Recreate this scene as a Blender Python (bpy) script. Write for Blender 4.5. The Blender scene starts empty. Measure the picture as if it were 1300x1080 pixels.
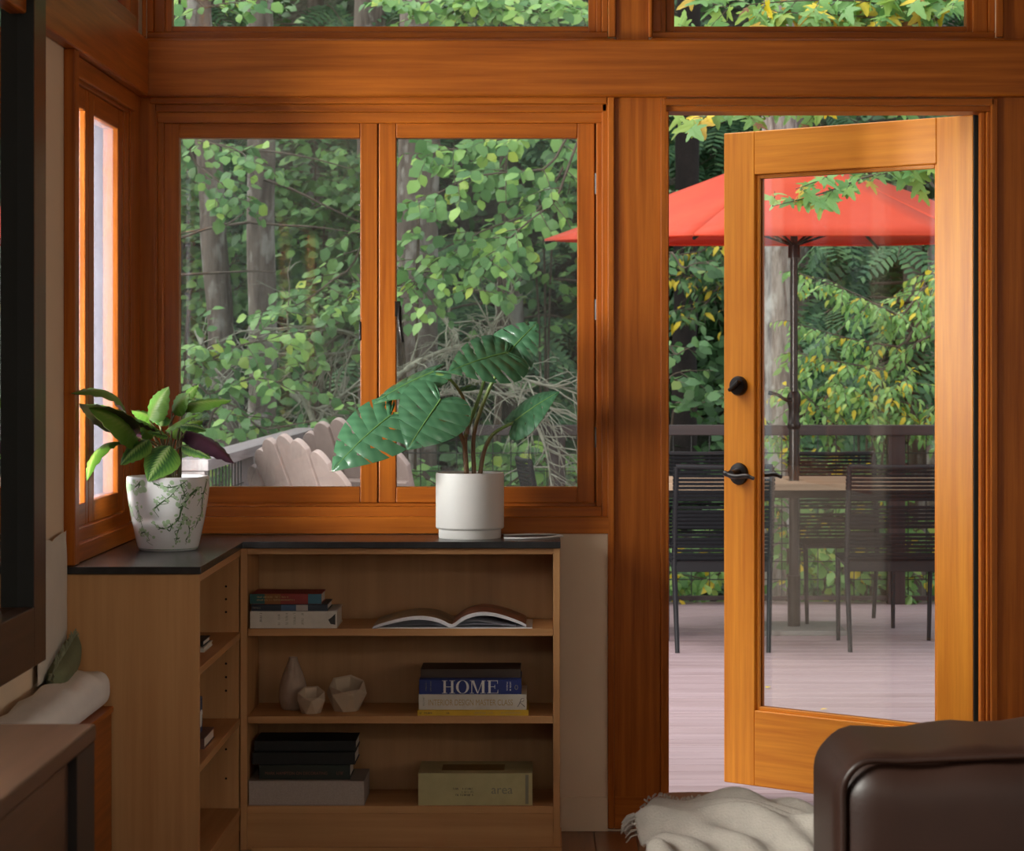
import bpy, math, random
import numpy as np
from mathutils import Vector, Matrix, Quaternion

S = bpy.context.scene
C = S.collection

# ------------------------------------------------------------------ camera
FPX, CX, CY, DIST, HC = 3200.0, 690.0, 460.0, 7.2, 1.337
cam_d = bpy.data.cameras.new('camera'); cam = bpy.data.objects.new('camera', cam_d); C.objects.link(cam)
cam.location = (0, -DIST, HC); cam.rotation_euler = (math.pi/2, 0, 0)
cam_d.sensor_fit = 'HORIZONTAL'; cam_d.sensor_width = 36.0; cam_d.lens = FPX/1300*36
cam_d.shift_x = -(CX-650)/1300; cam_d.shift_y = (CY-540)/1300
cam_d.clip_start = 0.05; cam_d.clip_end = 200
cam_d.dof.use_dof = True; cam_d.dof.focus_distance = 7.4; cam_d.dof.aperture_fstop = 11.0
S.camera = cam

# ------------------------------------------------------------------ sky (overcast, brighter overhead)
w = bpy.data.worlds.new('overcast_sky'); S.world = w; w.use_nodes = True
nt = w.node_tree; nt.nodes.clear()
wo = nt.nodes.new('ShaderNodeOutputWorld'); bg = nt.nodes.new('ShaderNodeBackground')
tc = nt.nodes.new('ShaderNodeTexCoord'); sx = nt.nodes.new('ShaderNodeSeparateXYZ')
rp = nt.nodes.new('ShaderNodeValToRGB')
rp.color_ramp.elements[0].position = 0.0; rp.color_ramp.elements[0].color = (0.42, 0.45, 0.47, 1)
rp.color_ramp.elements[1].position = 1.0; rp.color_ramp.elements[1].color = (0.95, 1.0, 1.05, 1)
nt.links.new(tc.outputs['Generated'], sx.inputs[0]); nt.links.new(sx.outputs['Z'], rp.inputs[0])
nt.links.new(rp.outputs[0], bg.inputs[0]); nt.links.new(bg.outputs[0], wo.inputs[0])
bg.inputs[1].default_value = 1.6

S.view_settings.view_transform = 'Standard'; S.view_settings.look = 'None'
S.view_settings.exposure = 0.35; S.view_settings.gamma = 1.0; S.view_settings.use_curve_mapping = False

# veiled sun, very soft, high on the left
sl = bpy.data.lights.new('veiled_sun', 'SUN'); so = bpy.data.objects.new('veiled_sun', sl); C.objects.link(so)
sl.energy = 2.8; sl.angle = math.radians(50); sl.color = (1.0, 0.95, 0.86)
so.location = (-10, 4, 12); so.rotation_euler = Vector((0.75, -.08, -.85)).to_track_quat('-Z', 'Y').to_euler()

# area lamps for the sky at the corner windows; the rest are added fill
def area_lamp(name, loc, target, sx_, sy_, e, col=(1.0,.96,.90)):
    l = bpy.data.lights.new(name, 'AREA'); l.shape = 'RECTANGLE'; l.size = sx_; l.size_y = sy_; l.energy = e; l.color = col
    o = bpy.data.objects.new(name, l); C.objects.link(o); o.location = loc; o.rotation_euler = (Vector(target)-Vector(loc)).to_track_quat('-Z', 'Y').to_euler(); return o
area_lamp('daylight_corner_window', (-2.15,-1.7,1.45), (-.4,-.1,1.05), 1.8, 1.15, 560, (1.0,.97,.93))
area_lamp('daylight_corner_upper_window', (-1.36,-1.03,2.66), (-.36,-.98,2.2), 1.34, .60, 12)
area_lamp('added_fill_side', (-2.5,-4.6,2.6), (.3,-2.0,.5), 1.9, 1.1, 700)  # added fill from the left, outside a window out of view
area_lamp('added_fill_rear', (1.8,-8.9,1.5), (.2,0,1.0), 2.2, 1.35, 9, (1.0,.86,.70))  # added warm fill from behind the camera
area_lamp('added_fill_rear_upper', (-.1,-8.85,3.0), (-.4,0,.4), 1.75, .45, 28, (1.0,.86,.70))  # added high warm fill from behind the camera
area_lamp('added_fill_right', (3.95,-4.6,1.35), (-.9,-1.6,.6), 2.2, 1.1, 36, (1.0,.88,.74))  # added warm fill from the right side

# ------------------------------------------------------------------ helpers
def fx(x, Y=0.0): return (x-CX)*(DIST+Y)/FPX
def fz(y, Y=0.0): return HC-(y-CY)*(DIST+Y)/FPX
def at(x, y, Y): return Vector((fx(x, Y), Y, fz(y, Y)))
ORG = {}
def tag(o, label=None, cat=None, group=None, kind=None):
    if label: o['label'] = label
    if cat: o['category'] = cat
    if group: o['group'] = group
    if kind: o['kind'] = kind
    return o
def root(name, loc, label=None, cat=None, group=None, kind=None):
    o = bpy.data.objects.new(name, None); C.objects.link(o); o.location = loc; o.empty_display_size = .05
    ORG[o.name] = Vector(loc); return tag(o, label, cat, group, kind)

class MB:
    def __init__(s): s.V = []; s.F = []; s.M = []
    def add(s, v, f, m=0):
        n = len(s.V); s.V += [tuple(p) for p in v]; s.F += [tuple(i+n for i in q) for q in f]; s.M += [m]*len(f); return s
    def box(s, x0, x1, y0, y1, z0, z1, m=0):
        x0, x1 = sorted((x0, x1)); y0, y1 = sorted((y0, y1)); z0, z1 = sorted((z0, z1))
        v = [(x0,y0,z0),(x1,y0,z0),(x1,y1,z0),(x0,y1,z0),(x0,y0,z1),(x1,y0,z1),(x1,y1,z1),(x0,y1,z1)]
        return s.add(v, [(0,3,2,1),(4,5,6,7),(0,1,5,4),(1,2,6,5),(2,3,7,6),(3,0,4,7)], m)
    def obox(s, c, ax, ay, az, m=0):          # centre + three half vectors
        c = Vector(c); ax = Vector(ax); ay = Vector(ay); az = Vector(az)
        if ax.cross(ay).dot(az) < 0: ax = -ax
        v = [c+ax*i+ay*j+az*k for k in (-1,1) for (i,j) in ((-1,-1),(1,-1),(1,1),(-1,1))]
        return s.add(v, [(0,3,2,1),(4,5,6,7),(0,1,5,4),(1,2,6,5),(2,3,7,6),(3,0,4,7)], m)
    def tube(s, pts, r, n=8, m=0, caps=True):
        pts = [Vector(p) for p in pts]; k = len(pts)
        rs = list(r) if hasattr(r, '__len__') else [r]*k
        v = []; ref = None
        for i, p in enumerate(pts):
            t = (pts[min(i+1,k-1)]-pts[max(i-1,0)])
            if t.length < 1e-9: t = Vector((0,0,1))
            t.normalize()
            if ref is None: ref = Vector((1,0,0)) if abs(t.x) < .8 else Vector((0,1,0))
            u = (ref - t*ref.dot(t)).normalized(); ref = u; b = t.cross(u)
            for j in range(n):
                a = 2*math.pi*j/n; v.append(p+(u*math.cos(a)+b*math.sin(a))*rs[i])
        f = [(i*n+j, i*n+(j+1)%n, (i+1)*n+(j+1)%n, (i+1)*n+j) for i in range(k-1) for j in range(n)]
        if caps: f += [tuple(range(n-1,-1,-1)), tuple((k-1)*n+j for j in range(n))]
        return s.add(v, f, m)
    def lathe(s, prof, c=(0,0,0), n=40, m=0):
        c = Vector(c); v = []
        for (r, z) in prof:
            for j in range(n):
                a = 2*math.pi*j/n; v.append(c+Vector((r*math.cos(a), r*math.sin(a), z)))
        k = len(prof)
        f = [(i*n+j, i*n+(j+1)%n, (i+1)*n+(j+1)%n, (i+1)*n+j) for i in range(k-1) for j in range(n)]
        return s.add(v, f, m)
    def prism(s, poly, fn, d0, d1, m=0):      # poly in (a,b); fn(a,b,d)->xyz
        n = len(poly); v = [fn(a,b,d0) for a,b in poly]+[fn(a,b,d1) for a,b in poly]
        f = [tuple(range(n-1,-1,-1)), tuple(range(n,2*n))]+[(i,(i+1)%n,n+(i+1)%n,n+i) for i in range(n)]
        return s.add(v, f, m)
    def grid(s, P, m=0, flip=False):          # P[i][j]
        a = len(P); b = len(P[0]); v = [p for r in P for p in r]
        f = [(i*b+j, i*b+j+1, (i+1)*b+j+1, (i+1)*b+j) for i in range(a-1) for j in range(b-1)]
        if flip: f = [q[::-1] for q in f]
        return s.add(v, f, m)
    def build(s, name, mats, parent=None, smooth=None, bevel=0, origin=None, seg=2):
        if not isinstance(mats, (list, tuple)): mats = [mats]
        A = np.array([tuple(p) for p in s.V], dtype=float)
        if origin is None:
            lo, hi = A.min(0), A.max(0); origin = Vector(((lo[0]+hi[0])/2, (lo[1]+hi[1])/2, lo[2]))
        origin = Vector(origin)
        me = bpy.data.meshes.new(name); me.from_pydata((A-np.array(origin)).tolist(), [], s.F)
        for m in mats: me.materials.append(m)
        if len(mats) > 1: me.polygons.foreach_set('material_index', s.M)
        if smooth is not None:
            me.polygons.foreach_set('use_smooth', [True]*len(s.F)); me.set_sharp_from_angle(angle=math.radians(smooth))
        me.update()
        o = bpy.data.objects.new(name, me); C.objects.link(o); ORG[o.name] = origin
        if parent is not None: o.parent = parent; o.location = origin-ORG[parent.name]
        else: o.location = origin
        if bevel:
            md = o.modifiers.new('bevel', 'BEVEL'); md.width = bevel; md.segments = seg; md.limit_method = 'ANGLE'
        return o
def copy_tree(o, parent=None):
    c = o.copy(); C.objects.link(c); c.parent = parent
    for ch in list(o.children): copy_tree(ch, c)
    return c
def catmull(P, n=8):
    P = [Vector(p) for p in P]; Q = [P[0]*2-P[1]]+P+[P[-1]*2-P[-2]]; out = []
    for i in range(1, len(Q)-2):
        a, b, c, d = Q[i-1], Q[i], Q[i+1], Q[i+2]
        for k in range(n):
            t = k/n; out.append(.5*((2*b)+(c-a)*t+(2*a-5*b+4*c-d)*t*t+(3*b-a-3*c+d)*t**3))
    out.append(P[-1]); return out

# ------------------------------------------------------------------ materials
def _mat(name):
    m = bpy.data.materials.new(name); m.use_nodes = True; n = m.node_tree; n.nodes.clear()
    o = n.nodes.new('ShaderNodeOutputMaterial'); b = n.nodes.new('ShaderNodeBsdfPrincipled')
    n.links.new(b.outputs[0], o.inputs[0]); return m, n, b, o
def coords(n, scale=(1,1,1), rnd=True, kind='Object'):
    t = n.nodes.new('ShaderNodeTexCoord'); mp = n.nodes.new('ShaderNodeMapping'); mp.inputs['Scale'].default_value = scale
    if rnd:
        oi = n.nodes.new('ShaderNodeObjectInfo'); ml = n.nodes.new('ShaderNodeMath'); ml.operation = 'MULTIPLY'; ml.inputs[1].default_value = 37.0
        n.links.new(oi.outputs['Random'], ml.inputs[0]); ad = n.nodes.new('ShaderNodeVectorMath'); ad.operation = 'ADD'
        n.links.new(t.outputs[kind], ad.inputs[0]); n.links.new(ml.outputs[0], ad.inputs[1]); n.links.new(ad.outputs[0], mp.inputs[0])
    else: n.links.new(t.outputs[kind], mp.inputs[0])
    return mp.outputs[0]
def noise(n, vec, scale, detail=4, rough=.55):
    t = n.nodes.new('ShaderNodeTexNoise'); t.inputs['Scale'].default_value = scale; t.inputs['Detail'].default_value = detail
    t.inputs['Roughness'].default_value = rough; n.links.new(vec, t.inputs['Vector']); return t.outputs['Fac']
def ramp(n, fac, stops):
    r = n.nodes.new('ShaderNodeValToRGB'); e = r.color_ramp.elements
    while len(e) < len(stops): e.new(.5)
    for i, (p, c) in enumerate(stops): e[i].position = p; e[i].color = (*c, 1)
    n.links.new(fac, r.inputs[0]); return r.outputs[0]
def bump(n, b, fac, strength, dist=.01):
    k = n.nodes.new('ShaderNodeBump'); k.inputs['Strength'].default_value = strength; k.inputs['Distance'].default_value = dist
    n.links.new(fac, k.inputs['Height']); n.links.new(k.outputs[0], b.inputs['Normal'])
def plain(name, col, rough=.6, var=.12, scale=8, metal=0, bmp=0, spec=.5, bscale=None):
    m, n, b, o = _mat(name); v = coords(n)
    f = noise(n, v, scale); lo = tuple(c*(1-var) for c in col); hi = tuple(min(1, c*(1+var)) for c in col)
    n.links.new(ramp(n, f, [(.3, lo), (.7, hi)]), b.inputs['Base Color'])
    b.inputs['Roughness'].default_value = rough; b.inputs['Metallic'].default_value = metal; b.inputs['Specular IOR Level'].default_value = spec
    if bmp: bump(n, b, noise(n, v, bscale or scale*6), bmp)
    return m
def wood(name, dark, light, axis, grain=55, rough=.42, bmp=.08, blotch=1.3, spec=.5):
    m, n, b, o = _mat(name); s = [grain]*3; s['xyz'.index(axis)] = grain*.035
    v = coords(n, s); f = noise(n, v, 1.0, 6, .6)
    c1 = ramp(n, f, [(.28, dark), (.72, light)])
    v2 = coords(n, (1,1,1)); f2 = noise(n, v2, blotch, 3)
    mx = n.nodes.new('ShaderNodeMixRGB'); mx.blend_type = 'MULTIPLY'; mx.inputs[0].default_value = .55
    n.links.new(c1, mx.inputs[1]); n.links.new(ramp(n, f2, [(.3, (.68,.62,.56)), (.7, (1,1,1))]), mx.inputs[2])
    n.links.new(mx.outputs[0], b.inputs['Base Color']); b.inputs['Roughness'].default_value = rough
    b.inputs['Specular IOR Level'].default_value = spec
    if bmp: bump(n, b, f, bmp, .004)
    return m
def wood3(name, dark, light, **k): return {a: wood(name+'_'+a, dark, light, a, **k) for a in 'xyz'}
FIR = wood3('varnished_fir', (.27,.062,.005), (.53,.150,.014), rough=.38, spec=.22)
DOORW = wood3('varnished_door', (.64,.20,.016), (.88,.36,.036), rough=.33, spec=.3)
MAPLE = wood3('maple_ply', (.50,.24,.085), (.66,.355,.145), grain=30, rough=.5, bmp=.03)
WALNUT = wood3('dark_walnut', (.045,.02,.011), (.085,.04,.022), rough=.4)
OAKF = wood3('stained_floor', (.14,.045,.012), (.25,.085,.025), rough=.3)
DECKM = wood('composite_deck', (.25,.175,.19), (.40,.30,.32), 'x', grain=40, rough=.5, bmp=.25, blotch=.7)
RAILM = wood3('painted_rail', (.20,.17,.18), (.31,.27,.285), rough=.6)
RAILD = wood3('dark_rail', (.032,.02,.02), (.06,.04,.04), rough=.55)
ADIR = wood3('poly_slat', (.27,.20,.185), (.35,.27,.25), rough=.55, bmp=.05)
TABLEW = wood3('weathered_teak', (.30,.20,.125), (.46,.33,.22), rough=.6)
CREAM = plain('cream_wall_paint', (.74,.58,.42), .75, .03, 3, bmp=.04, bscale=160)
CEILM = plain('ceiling_boards', (.20,.09,.035), .6, .1, 3)
PANEL = plain('dark_wood_panelling', (.10,.045,.018), .5, .2, 4)
def glass_mat(name, tint=(.96,.98,.97)):
    m, n, b, o = _mat(name); n.nodes.remove(b)
    t = n.nodes.new('ShaderNodeBsdfTransparent'); t.inputs[0].default_value = (*tint, 1)
    g = n.nodes.new('ShaderNodeBsdfGlossy'); g.inputs['Roughness'].default_value = .01; g.inputs[0].default_value = (1,1,1,1)
    fr = n.nodes.new('ShaderNodeFresnel'); fr.inputs[0].default_value = 1.45
    mx = n.nodes.new('ShaderNodeMixShader'); n.links.new(fr.outputs[0], mx.inputs[0]); n.links.new(t.outputs[0], mx.inputs[1]); n.links.new(g.outputs[0], mx.inputs[2])
    n.links.new(mx.outputs[0], o.inputs[0]); return m
GLASS = glass_mat('window_glass')
def screen_mat(name, col, dens, tl=.3):
    m, n, b0, o = _mat(name); b0.inputs['Base Color'].default_value = (*col, 1); b0.inputs['Roughness'].default_value = .8
    tr = n.nodes.new('ShaderNodeBsdfTranslucent'); tr.inputs[0].default_value = (*col, 1); b = n.nodes.new('ShaderNodeMixShader'); b.inputs[0].default_value = tl
    n.links.new(b0.outputs[0], b.inputs[1]); n.links.new(tr.outputs[0], b.inputs[2])
    t = n.nodes.new('ShaderNodeBsdfTransparent'); mx = n.nodes.new('ShaderNodeMixShader')
    v = coords(n, (1,1,1), False); f = noise(n, v, 6, 3)
    mr = n.nodes.new('ShaderNodeMapRange'); mr.inputs[1].default_value = .3; mr.inputs[2].default_value = .7
    mr.inputs[3].default_value = dens*.8; mr.inputs[4].default_value = dens*1.2
    n.links.new(f, mr.inputs[0]); n.links.new(mr.outputs[0], mx.inputs[0]); n.links.new(t.outputs[0], mx.inputs[1]); n.links.new(b.outputs[0], mx.inputs[2])
    n.links.new(mx.outputs[0], o.inputs[0]); return m
SCREEN = screen_mat('insect_screen', (.34,.36,.35), .10)
SCREEND = screen_mat('insect_screen_dense', (.27,.255,.31), .25, .6)
BLACKM = plain('black_bronze', (.018,.015,.014), .35, .2, 20, metal=.6)
RUBBER = plain('black_weatherstrip', (.006,.007,.006), .7)
STEEL = plain('grey_steel', (.12,.12,.12), .5, .1, 10, metal=.6)
COUNTER = plain('honed_black_stone', (.022,.020,.021), .27, .25, 30, bmp=.03, spec=.5)
WHITECER = plain('white_matte_ceramic', (.72,.70,.68), .55, .03, 5)
def leaf_mat(name, stops, trans=.3, rough=.4, spec=.4):
    m, n, b, o = _mat(name); g = n.nodes.new('ShaderNodeNewGeometry')
    c = ramp(n, g.outputs['Random Per Island'], stops); n.links.new(c, b.inputs['Base Color'])
    b.inputs['Roughness'].default_value = rough; b.inputs['Specular IOR Level'].default_value = spec
    t = n.nodes.new('ShaderNodeBsdfTranslucent'); n.links.new(c, t.inputs[0])
    mx = n.nodes.new('ShaderNodeMixShader'); mx.inputs[0].default_value = trans
    n.links.new(b.outputs[0], mx.inputs[1]); n.links.new(t.outputs[0], mx.inputs[2]); n.links.new(mx.outputs[0], o.inputs[0]); return m
def leaf_mat_obj(name, stops, trans=.3, rough=.4, spec=.4):       # one colour per leaf object
    m = leaf_mat(name, stops, trans, rough, spec); n = m.node_tree
    g = [x for x in n.nodes if x.type == 'NEW_GEOMETRY'][0]; r = [x for x in n.nodes if x.type == 'VALTORGB'][0]
    oi = n.nodes.new('ShaderNodeObjectInfo'); n.links.new(oi.outputs['Random'], r.inputs[0]); n.nodes.remove(g); return m

# coordinate maps for the two walls: u along the wall, d outward, z up
XL = -1.155
def MBK(u0,u1,d0,d1,z0,z1): return (u0,u1,d0,d1,z0,z1)
def MLF(u0,u1,d0,d1,z0,z1): return (XL-d1, XL-d0, u0, u1, z0, z1)
UAX = {MBK:'x', MLF:'y'}
def mbox(mp, *a): return MB().box(*mp(*a))
def sash(win, mp, u0,u1,z0,z1, d0,d1, sw, rb, rt, W, bevel=.003, screen=None, sd=.04, gd=.62):
    """one casement: two stiles, two rails, a pane, an insect screen outside"""
    for a, b in ((u0, u0+sw), (u1-sw, u1)): mbox(mp,a,b,d0,d1,z0,z1).build('stile', W['z'], win, bevel=bevel)
    mbox(mp,u0+sw,u1-sw,d0,d1,z0,z0+rb).build('rail', W[UAX[mp]], win, bevel=bevel)
    mbox(mp,u0+sw,u1-sw,d0,d1,z1-rt,z1).build('rail', W[UAX[mp]], win, bevel=bevel)
    dg = d0+(d1-d0)*gd
    mbox(mp,u0+sw-.006,u1-sw+.006,dg,dg+.004,z0+rb-.006,z1-rt+.006).build('pane', GLASS, win)
    if screen: mbox(mp,u0+sw-.004,u1-sw+.004,d1+sd,d1+sd+.001,z0+rb-.004,z1-rt+.004).build('insect_screen', screen, win)
# ------------------------------------------------------------------ the room
RX1, RY0, ZC = 3.7, -8.6, 3.35
fl = MB().box(XL-.14, RX1+.14, RY0-.14, .14, -.12, -.012).build('floor', OAKF['y'])
tag(fl, 'dark stained wooden plank floor at the foot of the bookcase', 'floor', kind='structure')
pk = None; px = XL; k = 0
while px < RX1-.01:
    x1 = min(px+.118, RX1); o = MB().box(px+.0008, x1-.0008, RY0, -.0005, -.012, 0).build('plank', OAKF['y'], fl, bevel=.0015, seg=1); px = x1
ce = MB().box(XL-.14, RX1+.14, RY0-.14, .14, ZC, ZC+.12).build('ceiling', CEILM)
tag(ce, 'wooden ceiling above the window wall', 'ceiling', kind='structure')

T = .14; CT0 = .848
WZ0, WZ1 = fz(656), fz(124); WX0, WX1 = fx(196), fx(772)
DX0, DX1, DZ1 = fx(842), fx(1258), fz(134)
CZ0, CZ1 = fz(51), 3.02; C1X0, C1X1, C2X0, C2X1 = fx(186), fx(776), fx(828), fx(1264)
wb = MB()
wb.box(WX0, WX1, 0, T, 0, WZ0); wb.box(XL-.14, WX0, 0, T, 0, WZ1); wb.box(WX1, DX0, 0, T, 0, WZ1); wb.box(DX1, RX1+.14, 0, T, 0, WZ1)
wb.box(DX0, DX1, 0, T, DZ1, WZ1)
wb.box(XL-.14, RX1+.14, 0, T, WZ1, CZ0); wb.box(XL-.14, C1X0, 0, T, CZ0, CZ1); wb.box(C1X1, C2X0, 0, T, CZ0, CZ1); wb.box(C2X1, RX1+.14, 0, T, CZ0, CZ1)
wb.box(XL-.14, RX1+.14, 0, T, CZ1, ZC)
tag(wb.build('wall_back', CREAM), 'cream painted wall around the windows and the open door', 'wall', kind='structure')

LW = dict(y0=-1.08, y1=-.165, z0=.875, z1=2.075)
LC = [(-1.75, -.16)]; LB = dict(y0=-5.7, y1=-3.05, z0=.80, z1=2.06)
wl = MB(); a, b = XL-T, XL
wl.box(a,b, LW['y1'], 0, 0, WZ1); wl.box(a,b, LW['y0'],LW['y1'], 0, LW['z0']); wl.box(a,b, LW['y0'],LW['y1'], LW['z1'], WZ1)
wl.box(a,b, LB['y1'],LW['y0'], 0, WZ1); wl.box(a,b, LB['y0'],LB['y1'],0,LB['z0']); wl.box(a,b, LB['y0'],LB['y1'],LB['z1'],WZ1)
wl.box(a,b, RY0, LB['y0'], 0, WZ1); wl.box(a,b, RY0, 0, WZ1, CZ0+.02)
wl.box(a,b, LC[0][1], 0, CZ0+.02, CZ1); wl.box(a,b, RY0, LC[0][0], CZ0+.02, CZ1)
wl.box(a,b, RY0, 0, CZ1, ZC)
tag(wl.build('wall_left', CREAM), 'cream painted side wall between the mirror and the corner window', 'wall', kind='structure')
wq = MB(); wq.box(RX1, RX1+T, RY0, -5.8, 0, ZC); wq.box(RX1, RX1+T, -3.4, 0, 0, ZC); wq.box(RX1, RX1+T, -5.8, -3.4, 0, .75); wq.box(RX1, RX1+T, -5.8, -3.4, 2.0, ZC)
tag(wq.build('wall_right', PANEL), 'dark panelled wall to the right of the door', 'wall', kind='structure')
wr = MB(); wr.box(XL-T, -1.0, RY0-T, RY0, 0, ZC); wr.box(-1.0, .6, RY0-T, RY0, 0, 2.76); wr.box(-1.0, .6, RY0-T, RY0, 3.27, ZC); wr.box(3.0, RX1+T, RY0-T, RY0, 0, ZC); wr.box(.6, 3.0, RY0-T, RY0, 0, .75); wr.box(.6, 3.0, RY0-T, RY0, 2.2, ZC)
tag(wr.build('wall_rear', PANEL), 'dark panelled wall at the far end of the room', 'wall', kind='structure')

# beams
BZ0, BZ1 = fz(122,-.05), fz(50,-.05)
bm = MB().box(XL-.02, RX1, -.05, .0, BZ0, BZ1); o = bm.build('trim_1', FIR['x'], bevel=.006)
tag(o, 'wide horizontal wooden beam above the paired windows and door', 'beam', kind='structure')
o = MB().box(XL, XL+.035, RY0, -.052, BZ0, BZ1).build('trim_2', FIR['y'], bevel=.006)
tag(o, 'horizontal wooden beam on the side wall over the corner window', 'beam', kind='structure')

# ---- window 1: paired casements in the back wall
w1 = root('window_1', (fx(480),0,WZ0), 'pair of wooden casement windows above the counter', 'window', kind='structure')
def bpart(name, x0,x1,y0,y1,d0,d1, parent, ax, W=FIR, bv=.003):
    Y = d0; return mbox(MBK, fx(x0,Y),fx(x1,Y),d0,d1,fz(y1,Y),fz(y0,Y)).build(name, W[ax], parent, bevel=bv)
bpart('head', 190,771,131,142, .012,.12, w1,'x'); bpart('head', 190,771,142,156, .028,.12, w1,'x')
bpart('head_casing', 190,771,122.3,131.5, -.012,.03, w1,'x')
bpart('jamb', 764,772,131,657, .012,.12, w1,'z'); bpart('jamb', 757,765,140,650, .035,.12, w1,'z')
bpart('jamb', 184,199,131,657, .012,.12, w1,'z'); bpart('jamb', 198,208,140,650, .035,.12, w1,'z')
bpart('sill', 196,764,643,657, .012,.12, w1,'x'); bpart('stool', 172,774,656,677.5, -.014,.03, w1,'x')
bpart('lower_stop', 205,757,637,644, .058,.12, w1,'x')
bpart('outer_stop', 748,772,126,657,.097,.135,w1,'z'); bpart('outer_stop', 190,212,126,657,.097,.135,w1,'z'); bpart('outer_stop', 190,772,124,160,.097,.134,w1,'x'); bpart('outer_stop', 190,772,632,658,.097,.134,w1,'x')
bpart('meeting_strip', 474,486,150,640,.097,.125,w1,'z')
SY0, SY1 = .05, .095
for x0, x1 in ((205,479.2),(480.8,755)):
    sash(w1, MBK, fx(x0,SY0),fx(x1,SY0),fz(638,SY0),fz(153,SY0),SY0,SY1, 22*(DIST+SY0)/FPX, 20*(DIST+SY0)/FPX, 22*(DIST+SY0)/FPX, FIR, screen=SCREEN)
# hardware: casement lever at the meeting stiles, butt hinges on the right
hd = MB(); hd.tube([at(507.5,388,.05), at(506.5,405,.035), at(509,425,.03), at(511,434,.034)], [.004,.007,.006,.004], 8)
hd.obox(at(505,392,.052), (.008,0,0), (0,.006,0), (0,0,.022)); hd.build('lock_lever', BLACKM, w1, smooth=40)
hd = MB().obox(at(457.5,420,.06), (.003,0,0), (0,.012,0), (0,0,.028)); hd.build('lock_keeper', BLACKM, w1, bevel=.002)
for yy in (233, 393, 555):
    h = MB().tube([at(757,yy-13,.05), at(757,yy+13,.05)], .0045, 10); h.build('hinge', STEEL, w1, smooth=40)
# ---- casings, post panels
t3 = root('trim_3', (fx(776),0,0), 'tall wooden post panel between the paired windows and the door', 'trim', kind='structure')
bpart('casing', 771.5,780,122.3,1052, -.014,.0, t3,'z'); bpart('post_board', 780,838.5,122.3,1052,-.004,.0,t3,'z',bv=.001)
bpart('plinth_board', 780,838.5,1011,1052,-.007,-.004,t3,'x',bv=.002)
bpart('casing', 838.5,846.5,122.3,1052, -.012,.0, t3,'z')
t4 = bpart('trim_4', 152,197,122.3,673, -.006,.0, None,'z'); tag(t4,'dark wooden corner post beside the paired windows','trim',kind='structure')
t5 = bpart('trim_5', 1262,1330,122.3,1052, -.006,.0, None,'z'); tag(t5,'dark wooden post panel right of the open door','trim',kind='structure')
t6 = bpart('trim_6', 782,823.5,-60,55, -.004,.0, None,'z'); tag(t6,'wooden post board between the two upper windows','trim',kind='structure')
t7 = bpart('trim_7', 1272,1330,-60,55, -.004,.0, None,'z'); tag(t7,'wooden post board right of the upper right window','trim',kind='structure')
t8 = mbox(MLF, -.168,-.001, -.004,0, .894, WZ1).build('trim_8', FIR['z'], bevel=.001); tag(t8,'dark wooden board on the side wall in the corner','trim',kind='structure')
o = mbox(MLF, -.155,-.052, -.006,0, BZ1, ZC).build('trim_9', FIR['z'], bevel=.003); tag(o,'lit wooden corner post above the side wall beam','trim',kind='structure')
bb = mbox(MBK, fx(711), fx(771.5), -.012, 0, 0, fz(1010.5)).build('baseboard_back', CREAM, bevel=.002)
tag(bb, 'plain cream baseboard beside the bookcase', 'baseboard', kind='structure')

# ---- upper windows
for nm, x0,x1, g0,g1, lab in (('window_2', 186,772, 218,747, 'upper left fixed window showing tree trunks'), ('window_3', 828,1264, 856,1227, 'upper right fixed window showing maple leaves')):
    wv = root(nm, (fx((x0+x1)/2),0,CZ0), lab, 'window', kind='structure')
    ztop = CZ1
    def vb(name, a,b,d0,d1,z0,z1,ax): return mbox(MBK, a,b,d0,d1,z0,z1).build(name, FIR[ax], wv, bevel=.003)
    vb('sill', fx(x0-2),fx(x1+8), -.02,.05, fz(56), fz(48,-.02),'x')
    vb('casing', fx(x1), fx(x1+9.5), -.014,0, fz(48), ZC,'z'); vb('casing', fx(x0-5), fx(x0), -.014,0, fz(48), ZC,'z')
    vb('frame_rail', fx(x0),fx(x1), .008,.12, fz(48), fz(40),'x'); vb('frame_rail', fx(x0),fx(x1), .008,.12, ztop-.03, ztop,'x')
    vb('jamb', fx(x1-8),fx(x1), .008,.12, fz(40), ztop-.03,'z'); vb('jamb', fx(x0),fx(x0+(8 if nm=='window_2' else 12)), .008,.12, fz(40), ztop-.03,'z')
    sash(wv, MBK, fx(g0-10,.04), fx(g1+10,.04), fz(40,.04)-.001, ztop-.031, .04,.085, 10*.00226, 7*.00226, .03, FIR, bevel=.002)
    vb('stop', fx(g1+10),fx(x1-8), .022,.12, fz(40), ztop-.03,'z'); vb('stop', fx(x0+8),fx(g0-10), .022,.12, fz(40), ztop-.03,'z')

# ---- side wall: corner casements
w4 = root('window_4', (XL, -.56, .86), 'narrow wooden corner window on the side wall by the patterned pot', 'window', kind='structure')
def lpart(name,u0,u1,d0,d1,z0,z1,ax,par=None): return mbox(MLF,u0,u1,d0,d1,z0,z1).build(name, FIR[ax], par or w4, bevel=.003)
lpart('casing', -1.135,-1.078, -.028,0, CT0, BZ0,'z'); lpart('jamb', -1.08,-1.062, .0,.12, LW['z0'], LW['z1'],'z'); lpart('jamb', -.185,-.165, .0,.12, LW['z0'], LW['z1'],'z')
lpart('head', -1.062,-.185, .0,.12, 2.03, LW['z1'],'y'); lpart('head_casing', -1.078,-.13, -.012,0, 2.04, BZ0-.002,'y')
lpart('sill', -1.062,-.185, .0,.12, LW['z0'], .925,'y'); lpart('stool', -1.078,-.02, -.022,.0, .8475, .893,'y')
lpart('jamb', -.252,-.185, .0,.10, .925, 2.03,'z')
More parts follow.
